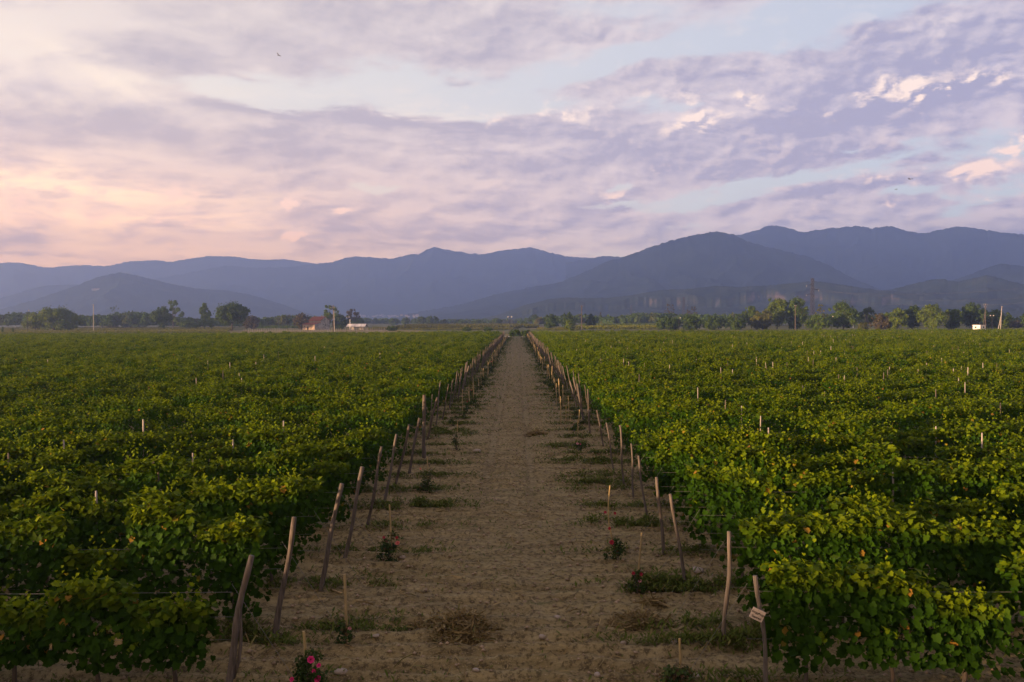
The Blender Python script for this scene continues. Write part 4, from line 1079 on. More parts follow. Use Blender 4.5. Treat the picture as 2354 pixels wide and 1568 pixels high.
T(1185, 32, 759, 775, 'bush', 'dark', 'large dark bush closing the far end of the track', 40, name='bush', group='bushes beyond the vineyard', dy=6)
T(1209, 22, 760, 775, 'bush', 'dark', 'smaller dark bush at the right end of the track end', 41, name='bush', group='bushes beyond the vineyard', dy=6)
T(1227, 25, 725, 748, 'round', 'dark', 'round dark tree just right of the track end', 42)
T(1200, 24, 738, 748.5, 'bush', 'mid', 'low olive bush left of the round dark tree', 43, name='bush', group='bushes beyond the vineyard')
T(1267, 35, 724, 757, 'skirt', 'dark', 'broad dark tree, left of two standing by the pale pole', 44)
T(1306, 37, 720, 755, 'skirt', 'dark', 'broad dark tree, right of two standing by the pale pole', 45)
T(1309, 26, 738, 760, 'bush', 'green', 'lighter green bush in front of the broad dark tree', 46, name='bush', group='bushes beyond the vineyard')
T(1359, 29, 723, 754.5, 'cone', 'dark', 'dark pointed tree right of the pale pole', 47, dens=2.0)
T(1380, 8, 719, 746, 'poplar', 'brown', 'slim brown poplar beyond the dark pointed tree', 48)
T(1540, 26, 699, 748, 'bare', 'brown', 'upright half bare brown tree left of the middle pylon', 49)
T(1591, 31, 705, 748, 'dome', 'brown', 'bare brown tree with a rounded dome of twigs', 50)
for i, (px, w, top, c, lab) in enumerate([(1538, 56, 731, 'dark', 'dark hedge tree left of the white globe lamp'), (1589, 46, 728, 'dark', 'dark hedge tree right of the white globe lamp'), (1640, 52, 730, 'dark', 'dark hedge tree in the middle of the dark hedge'), (1690, 48, 731, 'dark', 'dark hedge tree at the right end of the dark hedge')]):
    T(px, w, top, 758.5, 'bush', c, lab, 51 + i, dens=1.2)
T(1702, 30, 723, 756, 'oval', 'dark', 'darkest narrow tree above the right end of the hedge', 56, dy=15)
T(1727, 38, 706, 756, 'oval', 'mid', 'tall olive tree left of the bright green pair', 57, dy=22)
T(1753, 52, 716, 757.5, 'bush', 'yellow', 'bright yellow green tree beside the tall olive tree', 58)
T(1786, 60, 689, 757, 'oval', 'green', 'tallest bright green tree left of the pale pole on the right', 59, dy=8)
T(1829, 56, 688, 757, 'skirt', 'mid', 'wide darker tree behind the pale pole on the right', 60, dy=8)
T(1885, 24, 700, 758, 'open', 'yellow', 'slim yellowish tree just right of the big pylon', 61)
T(1880, 54, 726, 758.5, 'bush', 'mid', 'low bushy tree at the foot of the big pylon', 62, dy=-4)
T(1938, 70, 698, 758, 'skirt', 'mid', 'broad olive tree right of the slim yellowish tree', 63)
T(1991, 42, 708, 757, 'open', 'dark', 'dark tree with level branches in the right tree belt', 64, dens=1.6)
T(1984, 24, 742, 759.5, 'bush', 'yellow', 'bright small bush at the foot of the level branched tree', 65, name='bush', group='bushes beyond the vineyard', dy=-6)
T(2022, 42, 724, 758, 'bush', 'brown', 'brownish low tree between level branched and bright trees', 66)
T(2062, 50, 712, 758, 'skirt', 'green', 'rounded green tree, first of the dense row at right', 67)
T(2098, 46, 706, 758, 'skirt', 'dark', 'dark olive tree between two green trees at right', 68, dy=8)
T(2143, 64, 703, 758, 'skirt', 'green', 'widest green tree with yellow tints in the right row', 69)
T(2192, 48, 713, 757.5, 'skirt', 'dark', 'dark tree left of the two legged pole', 70)
T(2237, 58, 699, 757.5, 'oval', 'dark', 'tall dark olive tree behind the white cabin', 71, dy=10)
T(2289, 66, 716, 757, 'skirt', 'mid', 'olive tree behind the twin headed lamp', 72, dy=14)
T(2332, 34, 738, 754, 'bush', 'brown', 'low brownish scrub near the right edge', 73, name='bush', group='bushes beyond the vineyard')
T(2358, 24, 721, 757, 'skirt', 'dark', 'dark tree cut by the right edge of the photo', 74)
T(2395, 60, 716, 757, 'skirt', 'mid', 'olive tree just outside the right edge', 75)

def woods(px0, px1, Yw, tops, seed, cols, lab, depth=70):
    """a far wood that reads as one mass: overlapping crowns in several ranks"""
    rg = np.random.RandomState(seed); P_, N_, C_ = [], [], []
    n = int((px1 - px0) / 7)
    for q in range(n * 3):
        px = rg.uniform(px0, px1); Yq = Yw + rg.rand() * depth
        top = np.interp(px, [t[0] for t in tops], [t[1] for t in tops]) + rg.uniform(-2.5, 5)
        p = P(px, top, Yq); h = max(p.z, 3.5); w = rg.uniform(.45, .8) * h
        m = int(260)
        d = norm(rg.randn(m, 3)); d[:, 2] = np.abs(d[:, 2]) - .25
        rad = .55 + .45 * rg.rand(m) ** .4
        bump_ = 1 + .25 * np.sin(d[:, 0] * 5 + q) * np.cos(d[:, 1] * 4 + q * 2)
        c = np.array([p.x, Yq, h * .42]) + d * rad[:, None] * bump_[:, None] * np.array([w * .6, w * .6, h * .58])
        c[:, 2] = np.clip(c[:, 2], .1, h)
        P_.append(c); N_.append(d + rg.randn(m, 3) * .5)
        t0 = rg.rand(); C_.append(np.stack([np.clip(t0 * .8 + rg.rand(m) * .3, 0, 1), np.full(m, (rg.rand() < .25) * rg.rand() * .7), np.full(m, (rg.rand() < .12) * .5), np.ones(m)], 1))
    P_, N_, C_ = np.concatenate(P_), np.concatenate(N_), np.concatenate(C_); n = len(P_)
    o = link('woods', leaf_mesh('woods', P_, N_, rg.randn(n, 3), Yw * .0023 * rg.uniform(.7, 1.4, n), C_, TREES[cols], CLUMP)); tag(o, lab, 'woods', None, 'stuff')
woods(-120, 345, 640, [(-120, 722), (0, 718), (60, 716), (170, 721), (190, 724), (215, 720), (250, 722), (265, 715), (300, 713), (350, 717), (420, 726)], 1, 'dark', 'dark wood along the far left behind the big rounded tree')
woods(345, 740, 680, [(345, 722), (420, 729), (560, 731), (600, 729), (640, 725), (655, 722), (700, 726), (740, 729)], 2, 'mid', 'low wood between the layered tree and the old barn')
woods(820, 1300, 1150, [(820, 731), (900, 733), (960, 733), (1050, 735), (1170, 734), (1230, 731), (1300, 727)], 3, 'mid', 'hazy far wood across the centre distance', 150)
woods(1230, 1400, 760, [(1230, 731), (1290, 724), (1330, 722), (1400, 725)], 4, 'mid', 'far wood behind the pale pole right of the track')
woods(1384, 1600, 720, [(1384, 728), (1420, 727), (1440, 722), (1460, 718), (1500, 718), (1540, 719), (1600, 720)], 5, 'mid', 'olive wood in front of the small pylons')
woods(1560, 1780, 640, [(1560, 722), (1610, 718), (1660, 720), (1700, 719), (1780, 716)], 6, 'mid', 'olive wood behind the dark hedge')
woods(1780, 2420, 600, [(1780, 716), (1870, 724), (1920, 716), (2000, 722), (2060, 716), (2150, 714), (2250, 716), (2300, 724), (2353, 734), (2420, 726)], 7, 'mid', 'wood filling the gaps of the right tree belt')

def far_vineyard(pix, n, size, h, seed, lab, col='yellow', rows=4.0):
    q = [G(*p) for p in pix]; rg = np.random.RandomState(seed)
    u, v = rg.rand(n), rg.rand(n)
    a = np.array([list(p.xy) for p in q])
    p = (a[0] * (1 - u)[:, None] + a[1] * u[:, None]) * (1 - v)[:, None] + (a[3] * (1 - u)[:, None] + a[2] * u[:, None]) * v[:, None]
    p[:, 1] = np.round(p[:, 1] / rows) * rows + rg.randn(n) * .35
    z = h * np.sqrt(rg.rand(n)) * (.8 + .4 * vnoise(p[:, 0] * .2, p[:, 1] * .2, seed))
    c = np.stack([p[:, 0], p[:, 1], z], 1); nn = rg.randn(n, 3); nn[:, 2] += 1.2
    cols = np.stack([np.clip(vnoise(p[:, 0] * .03, p[:, 1] * .03, seed) * .7 + rg.rand(n) * .4, 0, 1), (z > h * .8) * rg.rand(n) * .6, rg.rand(n) * 0, np.ones(n)], 1)
    o = link('far_vineyard', leaf_mesh('far_vineyard', c, nn, rg.randn(n, 3), size * rg.uniform(.6, 1.3, n), cols, TREES[col], CLUMP)); tag(o, lab, 'vineyard', None, 'stuff')
far_vineyard([(905, 757), (1190, 755.5), (1215, 747.5), (940, 749)], 52000, 1.0, 1.8, 1, 'green vineyard beyond the grass strip in the centre distance', 'yellow', 7)
far_vineyard([(1210, 755), (1238, 754), (1222, 750), (1200, 750.5)], 6000, .9, 1.8, 2, 'small green vine plot right of the track end', 'yellow', 6)
far_vineyard([(1300, 757.2), (1512, 757), (1512, 753.8), (1300, 754.2)], 16000, .7, 1.7, 3, 'bright yellow green strip of vines right of the pale pole', 'lime', 3)
far_vineyard([(1330, 753), (1512, 752), (1500, 746.5), (1340, 747)], 24000, 1.0, 1.8, 4, 'darker green vine field behind the bright strip', 'green', 7)
far_vineyard([(588, 755), (700, 755), (700, 750), (588, 750)], 14000, 1.0, 1.6, 5, 'green field left of the old barn', 'mid', 6)
far_vineyard([(-120, 769), (520, 765), (540, 753.5), (-120, 755)], 60000, .7, .7, 6, 'rough olive grass in front of the left trees', 'yellow', 1.5)
far_vineyard([(845, 758), (1180, 758.2), (1180, 755), (845, 754)], 26000, .8, .6, 7, 'rough grass between the shed and the far vineyard', 'yellow', 1.5)
far_vineyard([(1235, 759.5), (1330, 759.5), (1330, 754.5), (1235, 754.5)], 9000, .6, .6, 8, 'rough grass around the two broad dark trees', 'yellow', 1.2)

def added_shade_trees():
    """unseen trees added behind the viewer, sized to keep the evening sun off the front rows"""
    rg = np.random.RandomState(4); P_, N_ = [], []
    for q in range(46):
        x = -150 + 175 * q / 45 + rg.randn() * .8; y = -32 + rg.randn() * 1.2; h = rg.uniform(8.0, 9.2)
        d = norm(rg.randn(480, 3)); c = np.array([x, y, h * .48]) + d * (.6 + .4 * rg.rand(480, 1)) * np.array([2.8, 2.2, h * .5]); P_.append(c); N_.append(d)
    P_.append(np.stack([rg.uniform(-155, 30, 16000), -32 + rg.randn(16000) * .8, rg.uniform(0, 4.5, 16000)], 1)); N_.append(norm(rg.randn(16000, 3)))
    P_, N_ = np.concatenate(P_), np.concatenate(N_); n = len(P_)
    o = link('added_shade_trees', leaf_mesh('added_shade_trees', P_, N_, rg.randn(n, 3), rg.uniform(.6, 1.1, n), np.stack([rg.rand(n), rg.rand(n) * .2, rg.rand(n) * 0, np.ones(n)], 1), TREES['mid'], CLUMP)); tag(o, 'unseen trees added behind the viewer to shade the front vine rows', 'trees', None, 'stuff')
added_shade_trees()

# ------------------------------------------------------------------ buildings
def wall_material(name, a, b, c, stain):
    m, k = material(name); p = obj_co(k)
    n = k.noise(p, .55, 6, .68); n2 = k.noise(p, 1.6, 5, .7)
    col = k.mix(k.step(n, .42, .56), a, b); col = k.mix(k.step(n2, .55, .66), col, c); col = k.mix(k.mul(k.step(k.noise(p, 3.2, 4, .7), .6, .7), .7), col, stain)
    finish(k, col, .95, .1); return m
M_STUC = wall_material('peeling_plaster', (.34, .33, .325), (.20, .19, .185), (.44, .42, .41), (.08, .075, .07))
M_RUBB = wall_material('rubble_wall', (.27, .20, .15), (.36, .29, .22), (.22, .15, .11), (.10, .07, .05))
m, k = material('roof_tiles'); p = obj_co(k); br = k.n('ShaderNodeTexBrick'); k.put(br.inputs['Vector'], k.mapping(p, scale=(1.4, 1.4, 1.4)))
for nm, v in (('Color1', (.20, .055, .03, 1)), ('Color2', (.28, .095, .05, 1)), ('Mortar', (.09, .035, .025, 1))): br.inputs[nm].default_value = v
finish(k, k.mix(k.mul(k.step(k.noise(p, .8, 5, .7), .5, .7), .6), br.outputs['Color'], (.16, .075, .05)), .9, .1); M_TILE = m
m, k = material('tin_sheets'); p = obj_co(k)
n = k.noise(k.mapping(p, scale=(.5, .05, .05)), 1.5, 3, .6); finish(k, k.mix(k.step(n, .40, .6), (.30, .29, .30), (.48, .47, .48)), .55, .3, None, None, .15); M_TIN = m

def barn():
    c = G(737.5, 758.2); root = empty('old_barn', c, R(-35)); tag(root, 'old two storey stone barn with red tiled roof and lean to', 'barn')
    L, D, dl, He, Hr, Lt, Le = 11.5, 7.3, 5.2, 6.1, 8.5, 4.6, 3.5      # corner nearest the viewer is the origin: x runs left (negative), y away
    mb = MB()
    mb.face([(-L, 0, 0), (0, 0, 0), (0, 0, He), (-L, 0, He)])
    mb.face([(-L, D, 0), (-L, D, He), (0, D, He), (0, D, 0)])
    mb.face([(-L, D, 0), (-L, 0, 0), (-L, 0, He), (-L, D / 2, Hr), (-L, D, He)])
    mb.build('wall', M_RUBB, root)
    mb = MB(); mb.face([(0, 0, 0), (0, D, 0), (0, D, He), (0, D / 2, Hr), (0, 0, He)]); gw = mb.build('gable_wall', M_STUC, root); gw['label'] = 'pale peeling plastered gable wall'
    for y, z, w, h in ((2.1, 3.4, .55, .5), (3.9, 3.0, .5, .9), (4.0, 1.0, .5, .6), (3.6, 6.6, .5, .6)):
        m2 = MB(); m2.box((.02, y, z), (.05, w, h)); m2.build('opening', M_DARK, gw)
    def slab(pts, th): 
        q = MB(); up = [Vector(p) + Vector((0, 0, th)) for p in pts]; lo = [Vector(p) for p in pts]
        q.face(up); q.face(lo[::-1])
        for i in range(len(pts)): j = (i + 1) % len(pts); q.face([lo[i], lo[j], up[j], up[i]])
        return q
    o_ = .45; k1 = (Hr - He) / (D / 2)
    slab([(-L - .3, -o_, He - o_ * k1 + .02), (.35, -o_, He - o_ * k1 + .02), (.35, D / 2, Hr + .02), (-L - .3, D / 2, Hr + .02)], .16).build('roof', M_TILE, root)
    slab([(-L - .3, D / 2, Hr + .02), (.35, D / 2, Hr + .02), (.35, D + o_, He - o_ * k1 + .02), (-L - .3, D + o_, He - o_ * k1 + .02)], .16).build('roof', M_TILE, root)
    mb = MB()
    mb.face([(-L, -dl, 0), (-.02, -dl, 0), (-.02, -dl, Le), (-L, -dl, Le)]); mb.face([(-L, -.02, 0), (-L, -dl, 0), (-L, -dl, Le), (-L, -.02, Lt)])
    lw = mb.build('lean_to_wall', M_RUBB, root)
    mb = MB(); mb.face([(-.02, -dl, 0), (-.02, -.02, 0), (-.02, -.02, Lt), (-.02, -dl, Le)]); mb.build('lean_to_side', M_STUC, root)
    kk = (Lt - Le) / dl
    slab([(-L - .3, -dl - .5, Le - .5 * kk + .02), (.05, -dl - .5, Le - .5 * kk + .02), (.05, -.03, Lt + .02), (-L - .3, -.03, Lt + .02)], .15).build('lean_to_roof', M_TILE, root)
    mb = MB(); mb.box((-6.6, -dl - .02, 1.05), (1.2, .06, 2.1)); mb.build('door', M_DARK, lw)
    mb = MB(); mb.box((-9.6, -dl - .02, 2.2), (.6, .06, .6)); mb.build('window', M_DARK, lw)
    mb = MB(); mb.box((-3.2, D / 2 + .1, Hr + .45), (.7, .6, 1.0)); mb.build('chimney', M_RUBB, root)
barn()

def shed():
    c = G(821, 758.6); root = empty('tin_shed', c, R(-7)); tag(root, 'open sided shed with a grey tin roof on posts', 'shed')
    L, D, He, Hr = 12.2, 5.0, 2.25, 3.8
    for sgn in (-1, 1):
        mb = MB(); pts = [Vector((-L / 2, sgn * (D / 2 + .4), He - .15)), Vector((L / 2, sgn * (D / 2 + .4), He - .15)), Vector((L / 2, 0, Hr)), Vector((-L / 2, 0, Hr))]
        mb.face(pts if sgn < 0 else pts[::-1]); mb.face([p + Vector((0, 0, .06)) for p in (pts if sgn < 0 else pts[::-1])]); mb.build('roof', M_TIN, root)
    mb = MB(); x = L / 2 - .12; mb.face([(x, -D / 2, He), (x, D / 2, He), (x, 0, Hr - .05)]); mb.face([(-x, -D / 2, He), (-x, 0, Hr - .05), (-x, D / 2, He)]); mb.build('gable_board', M_DARK, root)
    for i in range(6):
        for sgn in (-1, 1):
            mb = MB(); mb.box((-L / 2 + .3 + i * (L - .6) / 5, sgn * D / 2, He / 2 - .1), (.22, .22, He + .1)); mb.build('post', M_POST, root)
    mb = MB(); mb.box((2.0, D / 2 - .4, 1.0), (2.2, .2, 2.0)); mb.box((-3.6, D / 2 - .4, .9), (1.6, .2, 1.8)); mb.build('back_panel', M_STUC, root)
shed()

def cabin():
    c = G(2250.5, 759.2); root = empty('white_cabin', c, R(28)); tag(root, 'small white flat roofed cabin at the far right field edge', 'cabin')
    mb = MB(); mb.box((0, 0, 1.15), (4.2, 3.6, 2.5)); w = mb.build('wall', M_WHITE, root)
    mb = MB(); mb.box((0, 0, 2.46), (4.6, 4.0, .16)); mb.build('roof', M_WHITE, root)
    mb = MB(); mb.box((.5, -1.81, 1.4), (1.1, .06, .9)); mb.build('window', M_GLASSY, w)
    mb = MB(); mb.box((-1.3, -1.81, 1.05), (.8, .06, 1.9)); mb.build('door', M_CONC, w)
    mb = MB(); mb.box((-2.11, .4, 1.4), (.06, .9, .8)); mb.build('window', M_GLASSY, w)
cabin()

def stake_fence():
    root = empty('stake_fence', G(640, 762)); tag(root, 'long line of thin pale stakes joined by wire before the barn', 'fence')
    o = root.location.copy(); tops = []
    for i in range(64):
        px = 560 + i * 5.2 + random.Random(i).uniform(-.8, .8); b = G(px, np.interp(px, [560, 760, 850, 900], [763.0, 761.8, 760.0, 759.2]))
        h = random.Random(i + 90).uniform(1.4, 2.1); mb = MB(); mb.tube([(0, 0, -.1), (.03, 0, h)], [.085, .075], 5); mb.build('stake', M_PALE, root, b - o); tops.append(b - o + Vector((0, 0, 1.1)))
    for dz in (0, -.6):
        mb = MB(); mb.tube([t + Vector((0, 0, dz)) for t in tops], .012, 4); mb.build('wire', M_WIRE, root)
stake_fence()

# ------------------------------------------------------------------ poles, lamps, pylons, cables
def upright(name, lab, cat, px, top, base, r, mat, group=None, pxt=None):
    b = G(px, base); t = P(pxt if pxt else px, top, b.y)
    root = empty(name, (b.x, b.y, 0)); tag(root, lab, cat, group)
    mb = MB(); mb.tube([(0, 0, -.3), ((t.x - b.x) * .5, 0, t.z * .5), (t.x - b.x, 0, t.z)], [r, r * .85, r * .7], 8); mb.build('pole', mat, root)
    return root, Vector((t.x - b.x, 0, t.z)), b.y / F_PX
def crossarm(root, z, w, y=0.0, n=3, pins=True, x=0.0):
    mb = MB(); mb.box((x, y - .16, z), (w, .12, .14)); a = mb.build('crossarm', M_POST, root)
    if pins:
        for i in range(n):
            q = MB(); xx = x - w / 2 + .1 + (w - .2) * i / max(1, n - 1); q.tube([(xx, y - .16, z + .05), (xx, y - .16, z + .32)], [.09, .06], 6); q.build('insulator', M_INSUL, a)
def ball(root, name, c, r, mat):
    import bmesh
    bm = bmesh.new(); bmesh.ops.create_uvsphere(bm, u_segments=12, v_segments=8, radius=r); me = bpy.data.meshes.new(name); bm.to_mesh(me); bm.free(); me.materials.append(mat)
    me.polygons.foreach_set('use_smooth', [True] * len(me.polygons)); return link(name, me, root, c)
PG = 'utility poles beyond the vineyard'
r_, t_, s_ = upright('utility_pole', 'tall bare concrete pole on the left field edge', 'pole', 215, 699.5, 763, .22, M_CONC, PG); crossarm(r_, t_.z - .5, 1.0, 0, 2)
r_, t_, s_ = upright('utility_pole', 'thin grey pole at far left before the dark wood', 'pole', 35, 725, 755, .17, M_CONC, PG); crossarm(r_, t_.z - .3, .9, 0, 2)
r_, t_, s_ = upright('utility_pole', 'thin pole between tall concrete pole and yellow shrub', 'pole', 234, 726, 752.5, .17, M_CONC, PG); crossarm(r_, t_.z - .3, .8, 0, 2)
r_, t_, s_ = upright('utility_pole', 'pale wooden pole right of the track between broad trees', 'pole', 1337, 702, 759.3, .27, M_POST, PG); crossarm(r_, t_.z - .6, 1.2, 0, 2)
r_, t_, s_ = upright('utility_pole', 'pale wooden pole in front of the wide darker tree', 'pole', 1828, 701, 757.8, .25, M_POST, PG); crossarm(r_, t_.z - .6, 1.0, 0, 2)
r_, t_, s_ = upright('utility_pole', 'short white pole top among the right hand trees', 'pole', 1961, 718, 754, .28, M_WHITE, PG); crossarm(r_, t_.z - .4, .9, 0, 2)
r_, t_, s_ = upright('utility_pole', 'thin pole left of the old barn before the wood', 'pole', 665, 736, 752, .15, M_CONC, PG); crossarm(r_, t_.z - .3, .8, 0, 2)
# the pole with the transformer deck
r_, t_, s_ = upright('transformer_pole', 'stout wooden power pole with a switch deck by the barn', 'pole', 766.5, 702, 762.3, .28, M_POST, PG)
mb = MB(); mb.tube([(.62, 0, -.3), (.36, 0, 11.5)], [.24, .20], 8); mb.build('strut', M_CONC, r_)
crossarm(r_, 12.9, 2.4, 0, 4, True, -.3); mb = MB(); mb.box((-.35, -.2, 12.0), (1.7, .7, .35)); mb.box((-.9, -.2, 13.6), (1.0, .3, .5)); mb.build('switch_box', M_DARK, r_)
crossarm(r_, t_.z - .5, .8, 0, 2)
# A-frame poles
def aframe(px, top, base, pxl, lab, mat, name='braced_pole'):
    r0, t0, s0 = upright(name, lab, 'pole', px, top, base, .19, mat, PG, px - 1 if name == 'braced_pole' and mat is M_POST else px + 3)
    b = G(pxl, base); o = r0.location; mb = MB(); mb.tube([(b.x - o.x, 0, -.2), (t0.x, 0, t0.z * .70)], [.17, .14], 8); mb.build('strut', mat, r0); return r0, t0
r_, t_ = aframe(2265.5, 697, 758.5, 2258, 'two legged dark pole with insulators behind the white cabin', M_POST); crossarm(r_, t_.z - .9, 1.9, 0, 3, True, t_.x); crossarm(r_, t_.z - 2.0, 1.3, 0, 2, True, t_.x)
r_, t_ = aframe(2299.5, 704, 759, 2292.5, 'pale leaning pole with a slanting brace at far right', M_CONC); crossarm(r_, t_.z - .5, .7, 0, 2, True, t_.x)
M_LAMP = plain('lamp_cover', (.42, .40, .40), .6, .1)
LG = 'lamp posts beyond the vineyard'
def lamp(px, top, base, lab, heads=1, r=.10, white=True):
    r0, t0, s0 = upright('lamp_post', lab, 'lamp post', px, top + 2, base, r, M_STEEL, LG)
    for i in range(heads):
        sx = (1 if heads == 1 else (-1, 1)[i]) * .75
        mb = MB(); mb.tube([(t0.x, 0, t0.z - .1), (t0.x + sx * .6, 0, t0.z + .35), (t0.x + sx, 0, t0.z + .4)], [.06, .05, .05], 6); mb.build('arm', M_STEEL, r0)
        ball(r0, 'lamp_head', (t0.x + sx, -.05, t0.z + .3), .30, M_LAMP)
lamp(63, 713, 767, 'grey lamp post standing at the far left end of the vines')
lamp(800, 728, 758.5, 'lamp post with two white heads by the shed', 2)
lamp(1172, 728, 768, 'thin lamp post at the left corner of the track end', 2, .09)
lamp(1560.5, 730, 759, 'white globe lamp standing before the dark hedge')
lamp(1911, 727, 758.6, 'white headed lamp post before the broad olive tree')
lamp(2280, 725, 758.6, 'twin headed lamp post right of the two legged pole', 2)
r_, t_, s_ = upright('white_cross', 'white cross shaped post by the tin shed', 'cross', 804.5, 734, 759.3, .18, M_WHITE)
mb = MB(); mb.box((0, -.2, t_.z * .52), (2.0, .16, .22)); mb.build('crossbar', M_WHITE, r_)

def pylon(px, top, Yp, lab, arms, wb, wt, rad):
    t = P(px, top, Yp); H = t.z; root = empty('pylon', (t.x, Yp, 0), R(12)); tag(root, lab, 'pylon', 'steel pylons')
    def cor(z): 
        w = (wb + (wt - wb) * min(1, z / (H * .8))) / 2; return [Vector((sx * w, sy * w, z)) for sx, sy in ((-1, -1), (1, -1), (1, 1), (-1, 1))]
    mb = MB(); n = 12; lv = [H * i / n for i in range(n + 1)]
    for i in range(n):
        a, b = cor(lv[i]), cor(lv[i + 1])
        for j in range(4):
            mb.tube([a[j], b[j]], rad, 4); k2 = (j + 1) % 4
            mb.tube([a[j], b[k2]], rad * .55, 4); mb.tube([a[k2], b[j]], rad * .55, 4); mb.tube([b[j], b[k2]], rad * .55, 4)
    mb.build('tower', M_STEEL, root); tips = []
    for z, x in arms:
        mb = MB(); w = wt / 2
        for sy in (-1, 1):
            mb.tube([(0, sy * w, z * H), (x, 0, z * H - .2)], rad * .8, 4); mb.tube([(0, sy * w, z * H + H * .025), (x, 0, z * H - .2)], rad * .7, 4)
        ar = mb.build('arm', M_STEEL, root); q = MB(); q.tube([(x, 0, z * H - .2), (x, 0, z * H - 1.6)], [.16, .16], 6); q.build('insulator', M_INSUL, ar)
        tips.append(Vector((t.x + x * math.cos(R(12)), Yp + x * math.sin(R(12)), z * H - 1.6)))
    return tips
tips = pylon(1867.5, 640, 760, 'largest lattice steel pylon rising above the right tree belt', [(.855, -6.4), (.76, 6.4), (.655, -6.4)], 3.6, 1.9, .20)
pylon(1571.5, 683, 1150, 'second largest pylon, beside the bare domed tree', [(.82, -6), (.70, 6), (.58, -6)], 3.6, 2.2, .20)
pylon(1451, 701, 1500, 'third pylon along the line, above the olive brown wood', [(.82, -6), (.66, 6), (.52, -6)], 3.6, 2.2, .24)
pylon(1396, 711, 1900, 'small faint pylon, fourth along the line', [(.82, -6), (.66, 6)], 3.6, 2.2, .26)
pylon(1356, 716, 2300, 'smallest faint pylon, near the pale pole right of the track', [(.82, -6), (.66, 6)], 3.6, 2.2, .28)
for i, (tip, mid, end, lab) in enumerate([(tips[1], (2130, 676), (2400, 657), 'upper cable running right from the largest pylon'), (tips[0], (2130, 690.5), (2400, 678), 'middle cable running right from the largest pylon'), (tips[2], (2130, 703), (2400, 691), 'lowest cable running right from the largest pylon')]):
    Ye = 700; e = P(*end, Ye); me_ = P(*mid, 730)
    mb = MB(); pts = []
    for q in range(25):
        f = q / 24; a = (1 - f) * (1 - 2 * f); b = 4 * f * (1 - f); c = f * (2 * f - 1); pts.append(tip * a + me_ * b + e * c)
    mb.tube(pts, .075, 5); o = mb.build('power_cable', M_CABLE if 'M_CABLE' in globals() else M_WIRE); tag(o, lab, 'cable', 'cables of the pylon line')

# far village on the lower slopes, and the pale building on the left hill
bpy.context.view_layer.update()
def on_hill(names, px, py):
    d = ray(px, py); best = None
    for nme in names:
        o = bpy.data.objects[nme]; hit, loc, nr, ix = o.ray_cast(Vector((0, 0, CAM_H)), d)
        if hit and (best is None or loc.y < best.y): best = loc
    return best
M_HW = plain('village_wall', (.36, .34, .34), .8, .15, .3); M_HWD = plain('old_limewash', (.26, .25, .25), .9, .15, .3); M_HR = plain('village_roof', (.34, .22, .18), .9, .3, .3)
def house_data(seed):
    rr = random.Random(seed); mb = MB(); w, d, h, r = rr.uniform(9, 15), rr.uniform(8, 11), rr.uniform(4, 7), rr.uniform(1.5, 3)
    mb.box((0, 0, h / 2 - 2), (w, d, h + 4), mi=0)
    for y in (-1, 1): mb.face([(-w / 2 - .4, y * (d / 2 + .5), h - .1), (w / 2 + .4, y * (d / 2 + .5), h - .1), (w / 2 + .4, 0, h + r), (-w / 2 - .4, 0, h + r)], 1)
    for x in (-1, 1): mb.face([(x * w / 2, -d / 2, h), (x * w / 2, d / 2, h), (x * w / 2, 0, h + r)], 0)
    return mb.data('village_house', [M_HW, M_HR])
hv = [house_data(q) for q in range(5)]; rv = random.Random(2)
for j in range(46):
    px = 962 - 140 * rv.random() ** 1.1; py = 727 + rv.uniform(-2.2, 2.8) + (px - 890) * .006
    h = on_hill(['middle_mountains', 'right_mountain', 'cliff_foothill', 'left_hill'], px, py)
    if h is None: continue
    o = link('village_house', hv[j % 5], None, h); o.rotation_euler = (0, 0, rv.uniform(-.6, .6)); o.scale = [rv.uniform(.5, 1.0)] * 3
    tag(o, 'tiny pale house of the hazy village at the foot of the mountains', 'house', 'houses of the far village')
h = on_hill(['left_hill'], 222.5, 667)
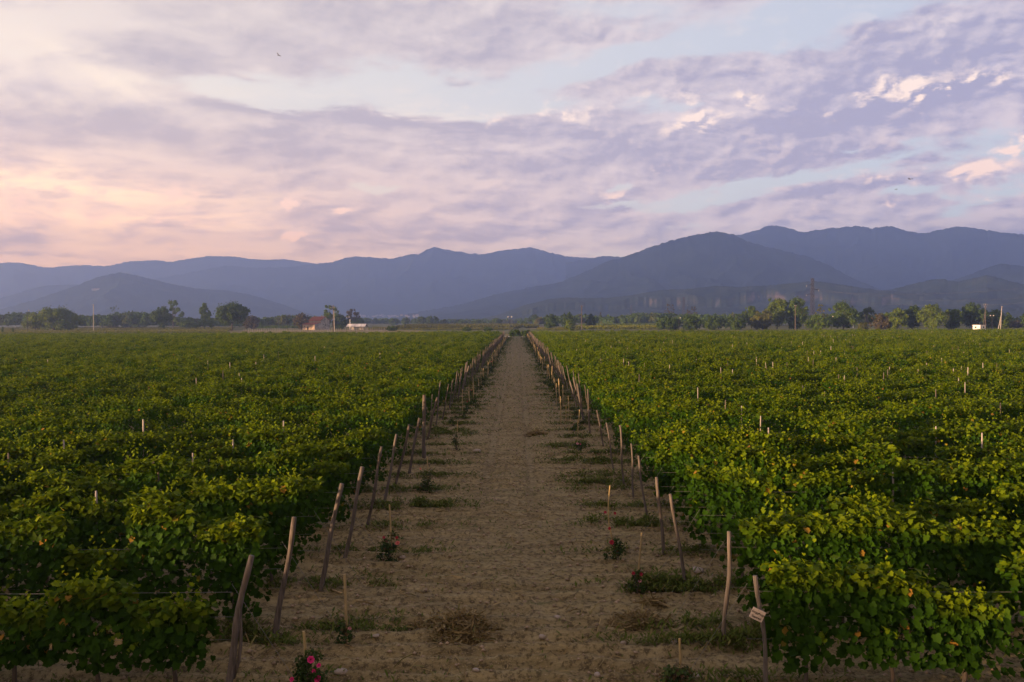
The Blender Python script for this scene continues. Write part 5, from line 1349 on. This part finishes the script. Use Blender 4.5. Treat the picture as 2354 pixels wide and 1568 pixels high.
if h is not None:
    root = empty('hill_building', h); tag(root, 'long pale building standing high on the left hill', 'building')
    mb = MB(); mb.box((0, 0, 1), (22, 8, 7)); w = mb.build('wall', M_HWD, root); mb = MB(); mb.box((-16, 0, 2), (6, 6, 8)); mb.build('tower', M_HWD, root)
    mb = MB(); mb.face([(-11.5, -4.5, 4.4), (11.5, -4.5, 4.4), (11.5, 0, 6.5), (-11.5, 0, 6.5)]); mb.face([(-11.5, 4.5, 4.4), (-11.5, 0, 6.5), (11.5, 0, 6.5), (11.5, 4.5, 4.4)]); mb.build('roof', M_HR, root)

# birds
def bird(px, py, Yb, span, lab, roll, yaw, flap):
    c = P(px, py, Yb); root = empty('bird', c); tag(root, lab, 'bird', 'birds in the sky'); root.rotation_euler = (0, R(roll), R(yaw))
    s = span / 2
    mb = MB(); mb.tube([(0, -s * .62, 0), (0, -s * .5, .01 * s), (0, -s * .2, 0), (0, s * .25, 0), (0, s * .5, .01), (0, s * .75, 0)], [s * .03, s * .085, s * .13, s * .10, s * .05, s * .02], 8, squash=.85); mb.build('body', M_BIRD, root, smooth=True)
    for sx in (-1, 1):
        mb = MB(); row = []
        for f, ch, z in ((.08, .34, .05), (.45, .36, flap * .6), (.75, .26, flap * .8), (1.0, .05, flap * .7)):
            row.append(((sx * s * f, -s * (.22 - .1 * f), s * z), (sx * s * f, -s * (.22 - .1 * f) + s * ch, s * z - .01)))
        for i in range(3): mb.face([row[i][0], row[i + 1][0], row[i + 1][1], row[i][1]]); mb.face([Vector(q) - Vector((0, 0, .012)) for q in (row[i][1], row[i + 1][1], row[i + 1][0], row[i][0])])
        mb.build('wing', M_BIRD, root)
    mb = MB(); mb.face([(-s * .05, s * .5, 0), (s * .05, s * .5, 0), (s * .14, s * .95, 0), (-s * .14, s * .95, 0)]); mb.build('tail', M_BIRD, root)
bird(640, 127, 60, .36, 'single bird wheeling in the upper left sky', 35, 40, .5)
bird(2092, 412, 60, .42, 'upper bird of the two in the right sky', 6, 10, .35)
bird(2060, 435, 60, .30, 'lower bird of the two in the right sky', -4, 80, .05)
